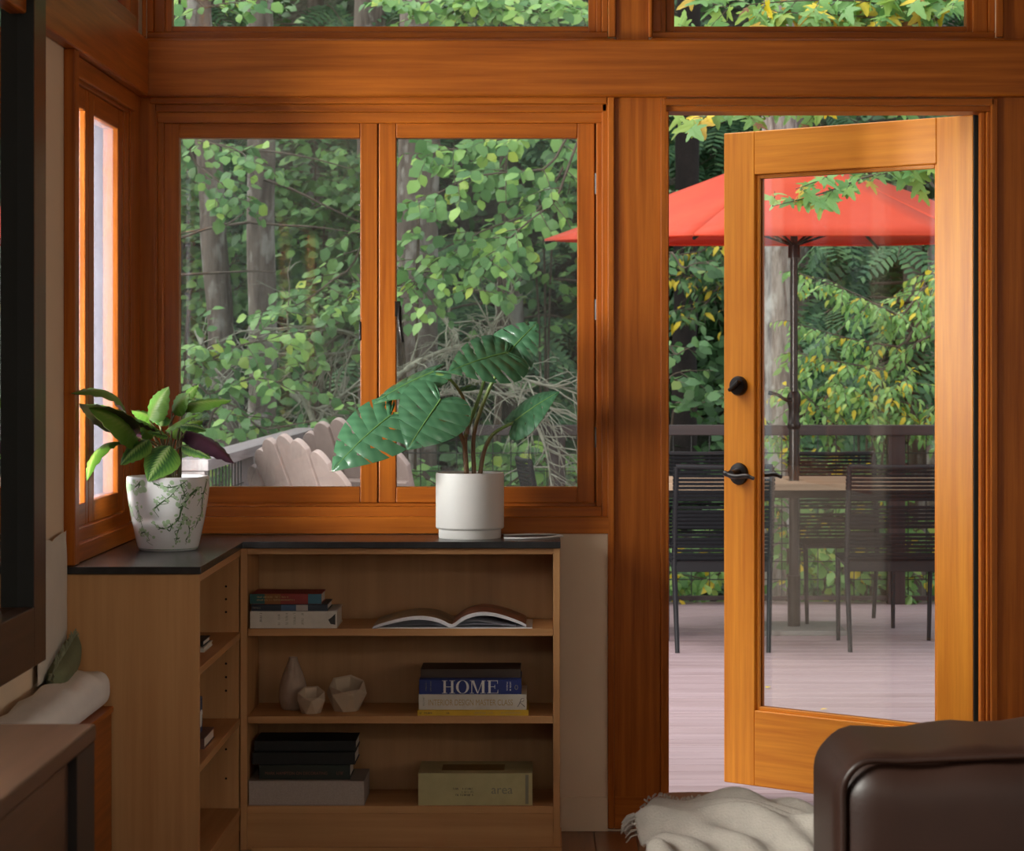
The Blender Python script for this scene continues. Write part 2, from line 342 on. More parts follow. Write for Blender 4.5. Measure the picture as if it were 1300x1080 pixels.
def side_sash(u0,u1,sa,sb):
    for p,q in ((u0,u0+sa),(u1-sb,u1)): lpart('stile',p,q,.004,.044,.928,2.028,'z')
    lpart('rail',u0+sa,u1-sb,.004,.044,.928,.983,'y'); lpart('rail',u0+sa,u1-sb,.004,.044,1.973,2.028,'y')
    mbox(MLF,u0+sa,u1-sb,.026,.030,.983,1.973).build('pane',GLASS,w4); mbox(MLF,u0+sa,u1-sb,.0185,.0195,.983,1.973).build('insect_screen',SCREEND,w4)
side_sash(-1.060,-.783,.03,.036); side_sash(-.777,-.253,.078,.075)
h = MB().obox((XL-.010, -.795, 1.93), (.006,0,0), (0,.006,0), (0,0,.05)); h.build('lock_lever', FIR['z'], w4, bevel=.002)
for i, (y0, y1) in enumerate(LC):
    wv = root('window_%d' % (5+i), (XL,(y0+y1)/2,CZ0), ('upper side window next to the corner post','upper side window nearer the room')[i], 'window', kind='structure')
    lpart('sill', y0,y1, -.02,.1, CZ0+.02-.02, CZ0+.045,'y',wv); lpart('jamb', y0,y0+.05, -.01,.12, CZ0+.045, CZ1,'z',wv); lpart('jamb', y1-.05,y1, -.01,.12, CZ0+.045, CZ1,'z',wv)
    sash(wv, MLF, y0+.052,y1-.052, CZ0+.046,CZ1-.002, .03,.07, .05,.045,.045, FIR)
wv = root('window_6', (XL,(LB['y0']+LB['y1'])/2,LB['z0']), 'added unseen wide side window nearer the camera', 'window', kind='structure')  # unseen opening, added to let the side fill in
for (a,b) in ((LB['y0'],(LB['y0']+LB['y1'])/2-.002),((LB['y0']+LB['y1'])/2+.002,LB['y1'])): sash(wv, MLF, a,b, LB['z0']+.002, LB['z1']-.002, .02,.065, .06,.06,.06, FIR)
wv = root('window_7', (1.8,RY0,.75), 'added unseen window in the far end wall of the room', 'window', kind='structure')  # unseen opening put in for the low rear fill
mq = lambda u0,u1,d0,d1,z0,z1: (u0,u1,RY0-d1,RY0-d0,z0,z1); UAX[mq] = 'x'
for a,b in ((.601,1.798),(1.802,2.999)): sash(wv, mq, a,b,.751,2.199,.02,.065,.07,.07,.07,FIR)

wv = root('window_8', (-.2,RY0,2.76), 'added unseen high window in the far end wall of the room', 'window', kind='structure')  # unseen opening put in for the high rear fill
sash(wv, mq, -.999,.599,2.761,3.269,.02,.065,.04,.04,.04,FIR)
mr_ = lambda u0,u1,d0,d1,z0,z1: (RX1+d0,RX1+d1,u0,u1,z0,z1); UAX[mr_] = 'y'
wv = root('window_9', (RX1,-4.6,.75), 'added unseen window in the panelled right wall', 'window', kind='structure')  # unseen opening added for the fill from the right
for a,b in ((-5.799,-4.602),(-4.598,-3.401)): sash(wv, mr_, a,b,.751,1.999,.02,.065,.07,.07,.07,FIR)
# ---- door frame
t10 = root('trim_10', (fx(1050),0,0), 'wooden frame and threshold around the open glass door', 'trim', kind='structure')
def dpart(name,x0,x1,d0,d1,z0,z1,ax,W=FIR): return mbox(MBK,x0,x1,d0,d1,z0,z1).build(name,W[ax],t10,bevel=.003)
DL, DR, DT = fx(849), fx(1246.5), fz(141.5)
dpart('jamb', fx(842),DL,-.012,.12,0,DT,'z'); dpart('jamb', DR+.014,fx(1258),-.002,.05,0,DT,'z'); dpart('jamb', DR,DR+.014,.02,.06,0,DT,'z')
dpart('casing', fx(1257),fx(1266),-.014,0,0,BZ0-.002,'z'); dpart('head', fx(842),fx(1258),-.002,.12,DT,fz(134),'x'); dpart('head_casing', fx(842),fx(1262),-.014,0,fz(134),BZ0-.002,'x')
dpart('threshold', DL,DR,-.01,.16,0,.018,'x',RAILD)
# ---- the door, swung outward about its right edge
DW, DH, DTK = .902, 2.03, .045
d1 = root('door_1', (0,0,0), 'open wooden glass door swung out onto the deck', 'door', kind='structure')
# local frame: +u from hinge to latch, +v to outside, z up
def dbox(name,u0,u1,v0,v1,z0,z1,m,bv=.003): return MB().box(-u1,-u0,v0,v1,z0,z1).build(name,m,d1,bevel=bv)
ST = .118
dbox('stile',0,.125,0,DTK,0,DH,DOORW['z']); dbox('stile',DW-ST,DW,0,DTK,0,DH,DOORW['z'])
dbox('top_rail',.125,DW-ST,0,DTK,DH-.135,DH,DOORW['x']); dbox('bottom_rail',.125,DW-ST,0,DTK,0,.235,DOORW['x'])
dbox('pane',.119,DW-ST+.006,.020,.026,.229,DH-.129,GLASS,0)
for (u0,u1,z0,z1,ax) in ((.125,.137,.235,DH-.135,'z'),(DW-ST-.012,DW-ST,.235,DH-.135,'z'),(.137,DW-ST-.012,DH-.147,DH-.135,'x'),(.137,DW-ST-.012,.235,.247,'x')):
    dbox('glazing_bead',u0,u1,.010,.020,z0,z1,DOORW[ax],.002); dbox('glazing_bead',u0,u1,.026,.038,z0,z1,FIR[ax],.002)
dbox('edge_weatherstrip',-.003,.0,.001,DTK,0,DH,RUBBER,0)
HU = DW-.062
db = MB().lathe([(0,-.006),(.026,-.006),(.030,-.002),(.031,.010),(.027,.018),(.012,.021),(0,.021)], n=28)
db.V = [(-HU+p[0], -p[2], 1.24+p[1]) for p in db.V]; db.F = [q[::-1] for q in db.F]
o = db.build('deadbolt', BLACKM, d1, smooth=45)
th = MB(); ca, sa = math.cos(math.radians(38)), math.sin(math.radians(38))
th.obox((-HU,-.028,1.24), (.024*ca,0,.024*sa), (0,.009,0), (-.0055*sa,0,.0055*ca)); th.build('thumb_turn', BLACKM, o, bevel=.003)
for sgn in (1,-1):
    v0 = 0 if sgn == 1 else DTK
    rz = MB().lathe([(0,-.002),(.033,-.002),(.035,.004),(.033,.010),(.018,.014),(.014,.03),(.013,.048),(0,.048)], n=28)
    rz.V = [(-HU+p[0], v0-sgn*p[2], .966+p[1]) for p in rz.V]; rz.F = [q[::sgn*-1] for q in rz.F]
    o = rz.build('handle_rose', BLACKM, d1, smooth=45)
    lv = MB(); P = catmull([(-HU-.022,v0-sgn*.05,.970),(-HU,v0-sgn*.052,.963),(-HU+.03,v0-sgn*.054,.960),(-HU+.062,v0-sgn*.052,.963),(-HU+.09,v0-sgn*.050,.956)],6)
    lv.tube(P,[.0085]*4+[.0075]*(len(P)-8)+[.006]*4,10); lv.build('lever', BLACKM, o, smooth=50)
HX, HY = fx(1235.5,.10), .10
d1.location = (HX, HY, .024)
d1.rotation_euler = (0,0,-math.atan2(.593,.68))
# ------------------------------------------------------------------ L-shaped bookcase and counter
CT = .847; CB = .829; FY = -.29; GX = -.835; LFY = -1.14
GB = wood3('maple_back', (.40,.20,.08), (.50,.27,.115), grain=30, rough=.55, bmp=.02)
bc = root('bookcase', (fx(507,FY), -.14, 0), 'maple bookcase with three shelves under the paired windows', 'bookcase')
BX0, BX1 = -.832, .0453
def bp(name,*a,m=None,par=None,bv=.0012): return MB().box(*a).build(name,m,par or bc,bevel=bv,seg=1)
bp('side_panel',BX0,-.8125,FY,-.002,0,CB-.001,m=MAPLE['z']); bp('side_panel',.027,BX1,FY,-.013,0,CB-.001,m=MAPLE['z'])
bp('top_rail',-.8125,.027,FY+.001,-.012,.811,CB-.001,m=MAPLE['x'])
bp('back_panel',-.8125,.027,-.012,-.004,.10,.811,m=GB['z'])
bp('shelf',-.8115,.026,FY+.002,-.0125,.587,.607,m=MAPLE['x']); bp('shelf',-.8115,.026,FY+.002,-.0125,.347,.367,m=MAPLE['x'])
bp('bottom_shelf',-.8125,.027,FY+.001,-.0125,.101,.121,m=MAPLE['x']); bp('toe_board',-.8125,.027,FY+.004,FY+.02,.0,.101,m=MAPLE['x'])
bp('shoe_moulding',.0453,.0505,FY-.004,-.013,0,.012,m=MAPLE['y']); bp('shoe_moulding',-.80,.0505,FY-.010,FY-.0005,0,.010,m=MAPLE['x'])
HOLE = plain('peg_hole_dark', (.01,.006,.004), .9)
bs = root('side_bookcase', (-1.0,-.7,0), 'maple bookcase wing against the side wall below the patterned pot', 'bookcase')
bp('end_panel',XL+.001,-.828,LFY,LFY+.019,0,CB-.001,m=MAPLE['z'],par=bs)
bp('side_panel',XL+.001,-.834,-.309,-.291,0,CB-.001,m=MAPLE['z'],par=bs)
bp('back_panel',XL+.001,XL+.009,LFY+.019,-.309,.1,CB-.02,m=GB['z'],par=bs)
bp('top_rail',XL+.009,-.829,LFY+.019,-.309,.808,CB-.001,m=MAPLE['y'],par=bs)
for z in (.600,.3645): bp('shelf',XL+.009,-.829,LFY+.0195,-.3095,z-.018,z,m=MAPLE['y'],par=bs)
bp('bottom_shelf',XL+.009,-.829,LFY+.019,-.309,.101,.119,m=MAPLE['y'],par=bs); bp('toe_board',-.846,-.832,LFY+.019,-.309,0,.101,m=MAPLE['y'],par=bs)
for zz in (.20,.28,.44,.477,.514,.55,.655,.69,.725):
    h = MB().tube([(-.868,-.3096,zz),(-.868,-.3086,zz)],.0032,10); h.build('peg_hole', HOLE, bs)
ct = MB(); poly = [(XL+.0005,-.001),(.0465,-.001),(.0465,-.31),(-.822,-.31),(-.822,-1.155),(XL+.0005,-1.155)]
ct.prism(poly[::-1], lambda a,b,d: (a,b,d), CB, CT)
tag(ct.build('countertop', COUNTER, bevel=.0015), 'black stone counter slab over the L-shaped bookcases', 'countertop')

# ------------------------------------------------------------------ books
def paint(name, col, rough=.5): return plain(name, col, rough, .08, 25)
PAGES = plain('book_pages', (.68,.62,.54), .8, .06, 300)
INK = paint('print_dark', (.03,.028,.028)); INKW = paint('print_white', (.75,.73,.70)); INKG = paint('print_gold', (.45,.30,.12)); INKR = paint('print_rust', (.22,.07,.05)); INKGR = paint('print_grey', (.25,.24,.17))
def text_part(txt, x, z, y, h, m, parent, name='spine_lettering', w=None, rot=0):
    """lettering on a spine that faces -Y; (x,z) lower left, h cap height"""
    cu = bpy.data.curves.new('t','FONT'); cu.body = txt; cu.size = 1; ob = bpy.data.objects.new('t',cu); C.objects.link(ob)
    me = bpy.data.meshes.new_from_object(ob.evaluated_get(bpy.context.evaluated_depsgraph_get())); V = np.array([v.co[:] for v in me.vertices]); F = [tuple(p.vertices) for p in me.polygons]
    bpy.data.objects.remove(ob); bpy.data.meshes.remove(me)
    V[:,0] -= V[:,0].min(); s = h/.7; sxx = s if w is None else w/V[:,0].max()
    a = V[:,0]*sxx; b = V[:,1]*s
    if rot: a, b = b, -a
    mb = MB().add(np.stack([x+a, np.full(len(V),y), z+b],1), F); return mb.build(name, m, parent)
def marks(x0,x1,z,h,y,m,parent,seed=0,rot=0,gap=.16,name='fine_print'):
    """print too small to read in the photograph: a row of short strokes"""
    r_=random.Random(seed); mb=MB(); L=abs(x1-x0) if not rot else abs(x1); p=0; w_=h*.62
    while p<L-w_:
        if r_.random()>gap:
            q=r_.choice((0,1,2)); st=h*.16
            def bb(a0,a1,b0,b1):
                if rot: mb.box(x0+b0,x0+b1,y-.0002,y,z-p-a1,z-p-a0)
                else: mb.box(x0+p+a0,x0+p+a1,y-.0002,y,z+b0,z+b1)
            bb(0,st,0,h)
            if q==0: bb(w_*.75-st,w_*.75,0,h)
            if q==1: bb(0,w_*.75,h-st,h)
            if q==2: bb(0,w_*.75,0,st)
        p+=w_
    return mb.build(name,m,parent)
def book(name,label,x0,x1,y0,y1,z0,z1,cover,group=None,spine='front',pages=True,ov=.003,tilt=0,pg=None):
    """closed book lying flat; spine towards -Y, or page edge towards -Y"""
    r = root(name,((x0+x1)/2,(y0+y1)/2,z0),label,'book',group)
    t = min(.0025,(z1-z0)*.16)
    MB().box(x0,x1,y0,y1,z0,z0+t).build('cover_board',cover,r,bevel=.0006,seg=1); MB().box(x0,x1,y0,y1,z1-t,z1).build('cover_board',cover,r,bevel=.0006,seg=1)
    if spine == 'front': sp = MB().box(x0,x1,y0-.0015,y0+.003,z0,z1).build('spine',cover,r,bevel=.0012); MB().box(x0+ov,x1-ov,y0+.003,y1-ov,z0+t,z1-t).build('page_block',pg or PAGES,r)
    else: sp = MB().box(x0,x1,y1-.003,y1+.001,z0,z1).build('spine',cover,r); MB().box(x0+ov,x1-ov,y0+ov*.6,y1-.003,z0+t,z1-t).build('page_block',pg or PAGES,r)
    return r, sp
def bx(x): return fx(x,FY+.02)
def bz(y): return fz(y,FY+.02)
S1, S2, S3 = .607, .367, .121
YF = FY+.014
WHITEB = paint('book_white',(.62,.57,.50)); NAVY = paint('book_navy',(.008,.022,.16)); YEL = paint('book_yellow',(.62,.38,.02)); BROWNB = paint('book_brown',(.05,.026,.016)); DBLUE = paint('book_slate',(.012,.02,.035))
BLK = paint('book_black',(.006,.006,.006),.6); GRN = paint('book_dark_green',(.010,.016,.010),.6); OLIVE = paint('book_pale_olive',(.50,.44,.22)); GREYP = plain('grey_pages',(.42,.35,.31),.8,.1,300)
# top shelf stack
g = 'books stacked at the left of the top shelf'
r, sp = book('book','thick white book at the bottom of the top shelf stack',-.806,bx(428),YF,YF+.2,S1,S1+.047,WHITEB,g)
for k,xx in enumerate((330,353,363,373,383)): marks(bx(xx),.034,S1+.042,.006,YF-.0016,INKGR if k else INK,sp,k,1)
MB().prism([(bx(420),S1+.012),(bx(426),S1+.010),(bx(426),S1+.040),(bx(421),S1+.03),(bx(417),S1+.024)],lambda a,b,d:(a,d,b),YF-.0019,YF-.0016).build('crown_mark',INK,sp)
r, sp = book('book','thin slate blue book in the middle of the top shelf stack',-.803,bx(416),YF+.004,YF+.17,S1+.047,S1+.065,DBLUE,g)
for x0,x1,c in ((357,376,(.05,.10,.19)),(376,391,(.42,.36,.33))): MB().box(bx(x0),bx(x1),YF+.0022,YF+.0026,S1+.048,S1+.064).build('spine_band',paint('band',c),sp)
marks(bx(321),bx(332),S1+.054,.004,YF+.0024,INKGR,sp,9)
r, sp = book('book','multicoloured teal and red book on top of the top shelf stack',-.803,bx(408),YF+.01,YF+.15,S1+.065,S1+.094,paint('book_red',(.24,.02,.015)),g)
for x0,x1,c in ((317,336,(.012,.075,.07)),(336,356,(.22,.08,.015)),(391,408,(.03,.12,.17))): MB().box(bx(x0),bx(x1),YF+.0082,YF+.0086,S1+.066,S1+.0935).build('spine_band',paint('band',c),sp)
marks(bx(326),bx(367),S1+.083,.004,YF+.0081,INKG,sp,10); marks(bx(326),bx(375),S1+.075,.004,YF+.0081,INKG,sp,11)
# open book
ob = root('open_book',(bx(574),FY+.12,S1),'open illustrated book lying spread on the top shelf','book')
XO, YO0, YO1 = bx(574), FY+.006, FY+.235
MB().box(bx(471)+.004,bx(676),YO0,YO1,S1,S1+.003).build('cover',plain('glossy_white_cover',(.75,.75,.78),.25,.03,4),ob,bevel=.0008)
def leafcurve(sgn,x_end,h,lift,n=22):
    return [(XO+sgn*abs(x_end-XO)*t, S1+.004+h*(math.sin(math.pi*min(1,t*1.0))**.7*(1-.55*t)+lift*t) if t>0 else S1+.012) for t in [i/n for i in range(n+1)]]
def pageblock(sgn,x_end,h,lift,th,m,name):
    cv = leafcurve(sgn,x_end,h,lift); mb = MB()
    top = [[(x,y,z) for (x,z) in cv] for y in (YO0+.004,YO1-.004)]; mb.grid(top,0,flip=sgn>0)
    bot = [[(x,y,max(S1+.0032,z-th*(1-.35*abs(i)/len(cv)))) for i,(x,z) in enumerate(cv)] for y in (YO0+.004,YO1-.004)]; mb.grid(bot,1,flip=sgn<0)
    n=len(cv)
    for q in (0,1):
        mb.add([top[q][i] for i in range(n)]+[bot[q][i] for i in range(n)],[(i,i+1,n+i+1,n+i) for i in range(n-1)],1)
    mb.add([top[0][-1],top[1][-1],bot[1][-1],bot[0][-1]],[(0,1,2,3)],1)
    return mb.build(name,[m,plain('white_page_edge',(.74,.73,.76),.7,.05,200)],ob,smooth=50)
def photo_page(name,stops,sc):
    m,n,b,o=_mat(name); v=coords(n,(1,1,1)); n.links.new(ramp(n,noise(n,v,sc,3,.6),stops),b.inputs['Base Color']); b.inputs['Roughness'].default_value=.3; return m
pageblock(-1,bx(474),.040,.02,.012,photo_page('garden_photo',[(.3,(.05,.025,.012)),(.45,(.25,.14,.05)),(.55,(.10,.06,.03)),(.68,(.30,.22,.14))],22),'page_spread')
pageblock(1,bx(668),.052,.12,.012,photo_page('red_photo',[(.3,(.03,.012,.01)),(.46,(.16,.05,.03)),(.58,(.30,.06,.03)),(.7,(.25,.20,.17))],22),'page_spread')
for j,(h,xe) in enumerate(((.020,640),(.009,655))):
    cv=leafcurve(1,bx(xe),h,.1); MB().grid([[(x,y,z) for x,z in cv] for y in (YO0+.006,YO1-.006)],0,True).build('loose_page',plain('page_white',(.72,.72,.78),.7,.03,9),ob,smooth=60)
    cv=leafcurve(-1,bx(484+j*8),h*.9,.05); MB().grid([[(x,y,z) for x,z in cv] for y in (YO0+.006,YO1-.006)],0).build('loose_page',plain('page_white',(.72,.72,.78),.7,.03,9),ob,smooth=60)
# middle shelf stack
g='books stacked at the right of the middle shelf'
r,sp=book('book','thin yellow book under the white one on the middle shelf',bx(530),bx(671),YF,YF+.2,S2,S2+.016,YEL,g)
marks(bx(533),bx(549),S2+.005,.005,YF-.0016,INK,sp,12); marks(bx(567),bx(574),S2+.005,.005,YF-.0016,INK,sp,13); marks(bx(601),bx(627),S2+.006,.004,YF-.0016,INKG,sp,14); marks(bx(636),bx(662),S2+.006,.004,YF-.0016,INKG,sp,15)
r,sp=book('book','white book with gold capital lettering on the middle shelf',bx(531.5),bx(668.5),YF+.004,YF+.2,S2+.016,S2+.058,WHITEB,g)
text_part('INTERIOR DESIGN MASTER CLASS',bx(544),S2+.028,YF+.0021,.0165,INKG,sp,w=bx(651)-bx(544)); marks(bx(537),.026,S2+.05,.004,YF+.0023,INKGR,sp,16,1)
mb=MB(); mb.tube([(bx(657)+a*.02,YF+.0022,S2+.024+b*.02) for a,b in ((0,0),(.3,.5),(.5,1.1),(.9,1.2),(.85,.8),(.3,.6),(.7,.3),(1.0,.0))],.0008,5); mb.build('signature_mark',INK,sp)
r,sp=book('book','navy blue book with large white serif capitals on its spine',bx(532),bx(662),YF+.008,YF+.19,S2+.058,S2+.098,NAVY,g)
# HOME in tall serif capitals
HX0,HX1,HZ0,HH=bx(561),bx(633),S2+.0605,.0355; UW=(HX1-HX0)/4.35
def letter(mb,polys,ox,wd):
    for P in polys: mb.prism([(HX0+(ox+p[0]*wd)*UW,HZ0+p[1]*HH) for p in P],lambda a,b,d:(a,d,b),YF+.0061,YF+.0064)
def R(x0,y0,x1,y1): return [(x0,y0),(x1,y0),(x1,y1),(x0,y1)]
mb=MB()
letter(mb,[R(.12,0,.30,1),R(.70,0,.88,1),R(.30,.48,.70,.53),R(0,0,.42,.04),R(.58,0,1,.04),R(0,.96,.42,1),R(.58,.96,1,1)],0,1.0)
ring=[]
for i in range(28):
    a0,a1=2*math.pi*i/28,2*math.pi*(i+1)/28
    f=lambda a,rx,ry:(.5+rx*math.cos(a),.5+ry*math.sin(a)); ring.append([f(a0,.5,.52),f(a1,.5,.52),f(a1,.31,.49),f(a0,.31,.49)])
letter(mb,ring,1.08,1.0)
letter(mb,[R(.10,0,.15,1),R(0,0,.26,.04),R(0,.96,.16,1),[(.10,1),(.27,1),(.53,.0),(.46,.0)],[(.78,1),(.83,1),(.52,.0),(.48,.0)],R(.76,0,.92,1),R(.66,0,1.0,.04),R(.80,.96,1.0,1)],2.14,1.22)
letter(mb,[R(.12,0,.32,1),R(0,0,.95,.045),R(0,.955,.92,1),R(.32,.49,.68,.53),R(.66,.36,.70,.66),[(.90,.0),(.97,.0),(.97,.28),(.94,.28)],[(.88,1),(.94,1),(.94,.74),(.91,.74)]],3.46,.88)
mb.build('spine_lettering',INKW,sp)
marks(bx(643),.026,S2+.092,.004,YF+.0063,INKW,sp,17,1); marks(bx(647),.026,S2+.092,.004,YF+.0063,INKW,sp,18,1); marks(bx(540),.03,S2+.094,.0035,YF+.0063,INKGR,sp,19,1); marks(bx(546),.03,S2+.094,.0035,YF+.0063,INKGR,sp,20,1)
MB().tube([(bx(655.5)+.004*math.cos(a),YF+.0062,S2+.077+.006*math.sin(a)) for a in [i*.7 for i in range(10)]],.0008,5).build('publisher_mark',INKGR,sp)
r,sp=book('book','dark brown book on top of the navy blue book',bx(533),bx(661),YF+.05,YF+.2,S2+.098,S2+.122,BROWNB,g)
# lower shelf
g='books stacked at the left of the bottom shelf'
book('book','large grey book with its page edge outward on the bottom shelf',bx(316),bx(463),YF-.004,YF+.2,S3,S3+.068,paint('book_grey',(.30,.25,.22)),g,spine='back',pg=GREYP,ov=.001)
r,sp=book('book','dark green book with rust lettering on the bottom shelf',bx(328),bx(444),YF+.02,YF+.18,S3+.068,S3+.107,GRN,g)
text_part('MARK HAMPTON ON DECORATING',bx(336),S3+.081,YF+.0181,.008,INKR,sp,w=bx(415)-bx(336)); marks(bx(427),bx(437),S3+.081,.008,YF+.0183,INKR,sp,21)
book('book','black book in the middle of the dark stack on the bottom shelf',bx(319),bx(450),YF+.03,YF+.2,S3+.107,S3+.140,BLK,g)
book('book','black book topping the dark stack on the bottom shelf',bx(320),bx(450),YF+.06,YF+.22,S3+.140,S3+.168,BLK,g)
r,sp=book('book','thick pale olive book alone at the right of the bottom shelf',bx(531),bx(676),YF,YF+.21,S3,S3+.088,OLIVE)
text_part('area',bx(624),S3+.032,YF-.0018,.024,INKGR,sp,w=.058)
for i in range(3): marks(bx(602)-(.058,.04,.054)[i],bx(602),S3+.043-.0085*i,.0052,YF-.0016,INK,sp,30+i)
MB().box(bx(667),bx(671),YF-.0019,YF-.0016,S3+.004,S3+.084).build('spine_band',INKGR,sp); MB().box(bx(560),bx(640),YF+.05,YF+.15,S3+.0881,S3+.0885).build('cover_picture',paint('cover_ochre',(.22,.13,.03)),r)
# wing shelves
book('notebook','black notebook on the upper shelf of the side wing',-1.12,-.868,-.77,-.63,.612,.626,BLK)
book('book','thin pale book under the black notebook on the side wing',-1.12,-.863,-.79,-.62,.600,.612,WHITEB)
book('book','maroon grey book lying on the middle shelf of the side wing',-1.11,-.853,-.86,-.66,.3645,.392,paint('book_maroon',(.14,.07,.06)))
r=root('box_set',(-.97,-.79,.392),'blue and brown boxed book standing on the maroon book','book')
MB().box(-1.07,-.885,-.84,-.825,.3925,.480).build('slipcase_side',paint('box_brown',(.20,.10,.06)),r,bevel=.001); MB().box(-1.07,-.875,-.825,-.735,.3925,.482).build('slipcase',paint('box_blue',(.015,.05,.14)),r,bevel=.001)
mb=MB(); mb.tube([(-.8745,-.80+.045*t,.43+.02*math.sin(t*9)) for t in [i/12 for i in range(13)]],.003,6); mb.build('lettering_mark',INKW,r)
# ------------------------------------------------------------------ vase and faceted bowls
STONE=plain('unglazed_clay',(.40,.29,.22),.7,.08,40,bmp=.06); STONE2=plain('pale_clay',(.50,.38,.27),.65,.06,30,bmp=.04)
vz=MB().lathe([(0,0),(.026,0),(.034,.006),(.0395,.03),(.040,.045),(.036,.075),(.028,.100),(.018,.125),(.0115,.143),(.0125,.146),(.010,.147),(.009,.12),(0,.10)],(fx(372,-.15),-.15,S2),36)
tag(vz.build('vase',STONE,smooth=60),'slim bottle-shaped clay vase on the middle shelf','vase')
def facet_bowl(label,cx,cy,R0,h,ph,n=6):
    V=[];F=[]
    def rg(r,z,p,k=n): return [(cx+r*math.cos(2*math.pi*(i+p)/k),cy+r*math.sin(2*math.pi*(i+p)/k),S2+z) for i in range(k)]
    rings=[rg(R0*.62,0,ph),rg(R0*1.0,h*.62,ph+.5),rg(R0*.86,h,ph),rg(R0*.76,h*.97,ph),rg(R0*.5,h*.12,ph)]
    for k_ in (2,3): rings[k_]=[(p[0],p[1],p[2]+(p[1]-cy)*.38-.004) for p in rings[k_]]
    for q in rings: V+=q
    for i in range(n):
        j=(i+1)%n
        F+=[(i,j,n+i),(j,n+j,n+i),(n+i,n+j,2*n+j),(n+i,2*n+j,2*n+i),(2*n+i,2*n+j,3*n+j,3*n+i),(3*n+i,3*n+j,4*n+j,4*n+i)]
    F+=[tuple(range(n-1,-1,-1)),tuple(4*n+i for i in range(n))]
    return tag(MB().add(V,F).build('faceted_bowl',STONE2,bevel=.0008,seg=1),label,'bowl','faceted clay bowls on the middle shelf')
facet_bowl('small faceted clay bowl in front of the vase',fx(395,-.225),-.225,.0435,.062,.1); facet_bowl('larger faceted clay bowl right of the small one',fx(440,-.175),-.175,.058,.080,.35)
# ------------------------------------------------------------------ white charging cable on the counter
cb=MB().tube(catmull([(fx(640,-.09),-.09,CT+.003),(fx(662,-.07),-.06,CT+.003),(fx(690,-.07),-.05,CT+.003),(fx(706,-.08),-.07,CT+.003),(fx(714,-.1),-.11,CT+.002),(fx(709,-.12),-.13,CT+.003),(fx(690,-.17),-.19,CT+.003),(fx(665,-.2),-.215,CT+.003),(fx(640,-.2),-.205,CT+.003)],8),.0026,8)
tag(cb.build('charging_cable',plain('white_plastic',(.75,.74,.72),.4,.02,4),smooth=60),'thin white cable looped on the counter beside the white pot','cable')

# ------------------------------------------------------------------ mirror, dresser, bench on the left
mr=root('wall_mirror',(XL+.03,-2.2,.68),'dark wood framed mirror hanging on the side wall','mirror')
MX0,MX1=XL+.002,XL+.052; MY0,MY1,MZ0,MZ1=-3.0,-1.61,.677,2.262
MB().box(MX0,MX1,MY1-.13,MY1,MZ0,MZ1).build('frame_stile',WALNUT['z'],mr,bevel=.003); MB().box(MX0,MX1,MY0,MY0+.13,MZ0,MZ1).build('frame_stile',WALNUT['z'],mr,bevel=.003)
MB().box(MX0,MX1,MY0+.13,MY1-.13,MZ0,MZ0+.13).build('frame_rail',WALNUT['y'],mr,bevel=.003); MB().box(MX0,MX1,MY0+.13,MY1-.13,MZ1-.13,MZ1).build('frame_rail',WALNUT['y'],mr,bevel=.003)
MB().box(MX0+.013,MX1-.001,MY1-.1315,MY1-.13,MZ0+.13,MZ1-.13).build('rabbet_lining',RUBBER,mr)
mm,n,b,o=_mat('mirror_silver'); b.inputs['Metallic'].default_value=1; b.inputs['Roughness'].default_value=.03; n.links.new(ramp(n,noise(n,coords(n),3),[(.3,(.68,.67,.64)),(.7,(.72,.71,.68))]),b.inputs['Base Color'])
MB().box(MX0+.008,MX0+.013,MY0+.12,MY1-.12,MZ0+.12,MZ1-.12).build('mirror_glass',mm,mr)
dr=root('dresser',(-.92,-4.1,0),'dark walnut dresser in the near left corner','dresser')
DXR=-.700
MB().box(XL+.006,DXR,-5.1,-3.255,.745,.772).build('top',WALNUT['y'],dr,bevel=.004)
MB().box(XL+.006,DXR-.012,-3.285,-3.262,.1,.745).build('end_panel',WALNUT['z'],dr,bevel=.002); MB().box(XL+.006,DXR-.012,-5.09,-5.067,.1,.745).build('end_panel',WALNUT['z'],dr,bevel=.002)
MB().box(XL+.006,DXR-.03,-5.067,-3.285,.1,.13).build('bottom_panel',WALNUT['y'],dr); MB().box(XL+.006,XL+.014,-5.067,-3.285,.13,.745).build('back_panel',WALNUT['z'],dr)
MB().box(DXR-.03,DXR-.0015,-3.41,-3.262,.10,.745).build('face_post',plain('black_stain',(.012,.007,.005),.5),dr)
for i in range(3):
    z0=.135+i*.202; q=MB().box(DXR-.035,DXR-.014,-5.06,-3.415,z0,z0+.196).build('drawer_front',WALNUT['y'],dr,bevel=.003); MB().tube([(DXR-.014,-4.3,z0+.1),(DXR-.002,-4.3,z0+.1),(DXR-.002,-4.15,z0+.1),(DXR-.014,-4.15,z0+.1)],.005,8).build('handle',BLACKM,q)
for (a,b_) in ((XL+.05,-5.0),(XL+.05,-3.33),(DXR-.07,-5.0),(DXR-.07,-3.33)): MB().tube([(a,b_,0),(a,b_,.1)],[.014,.02],12).build('leg',WALNUT['z'],dr,smooth=40)
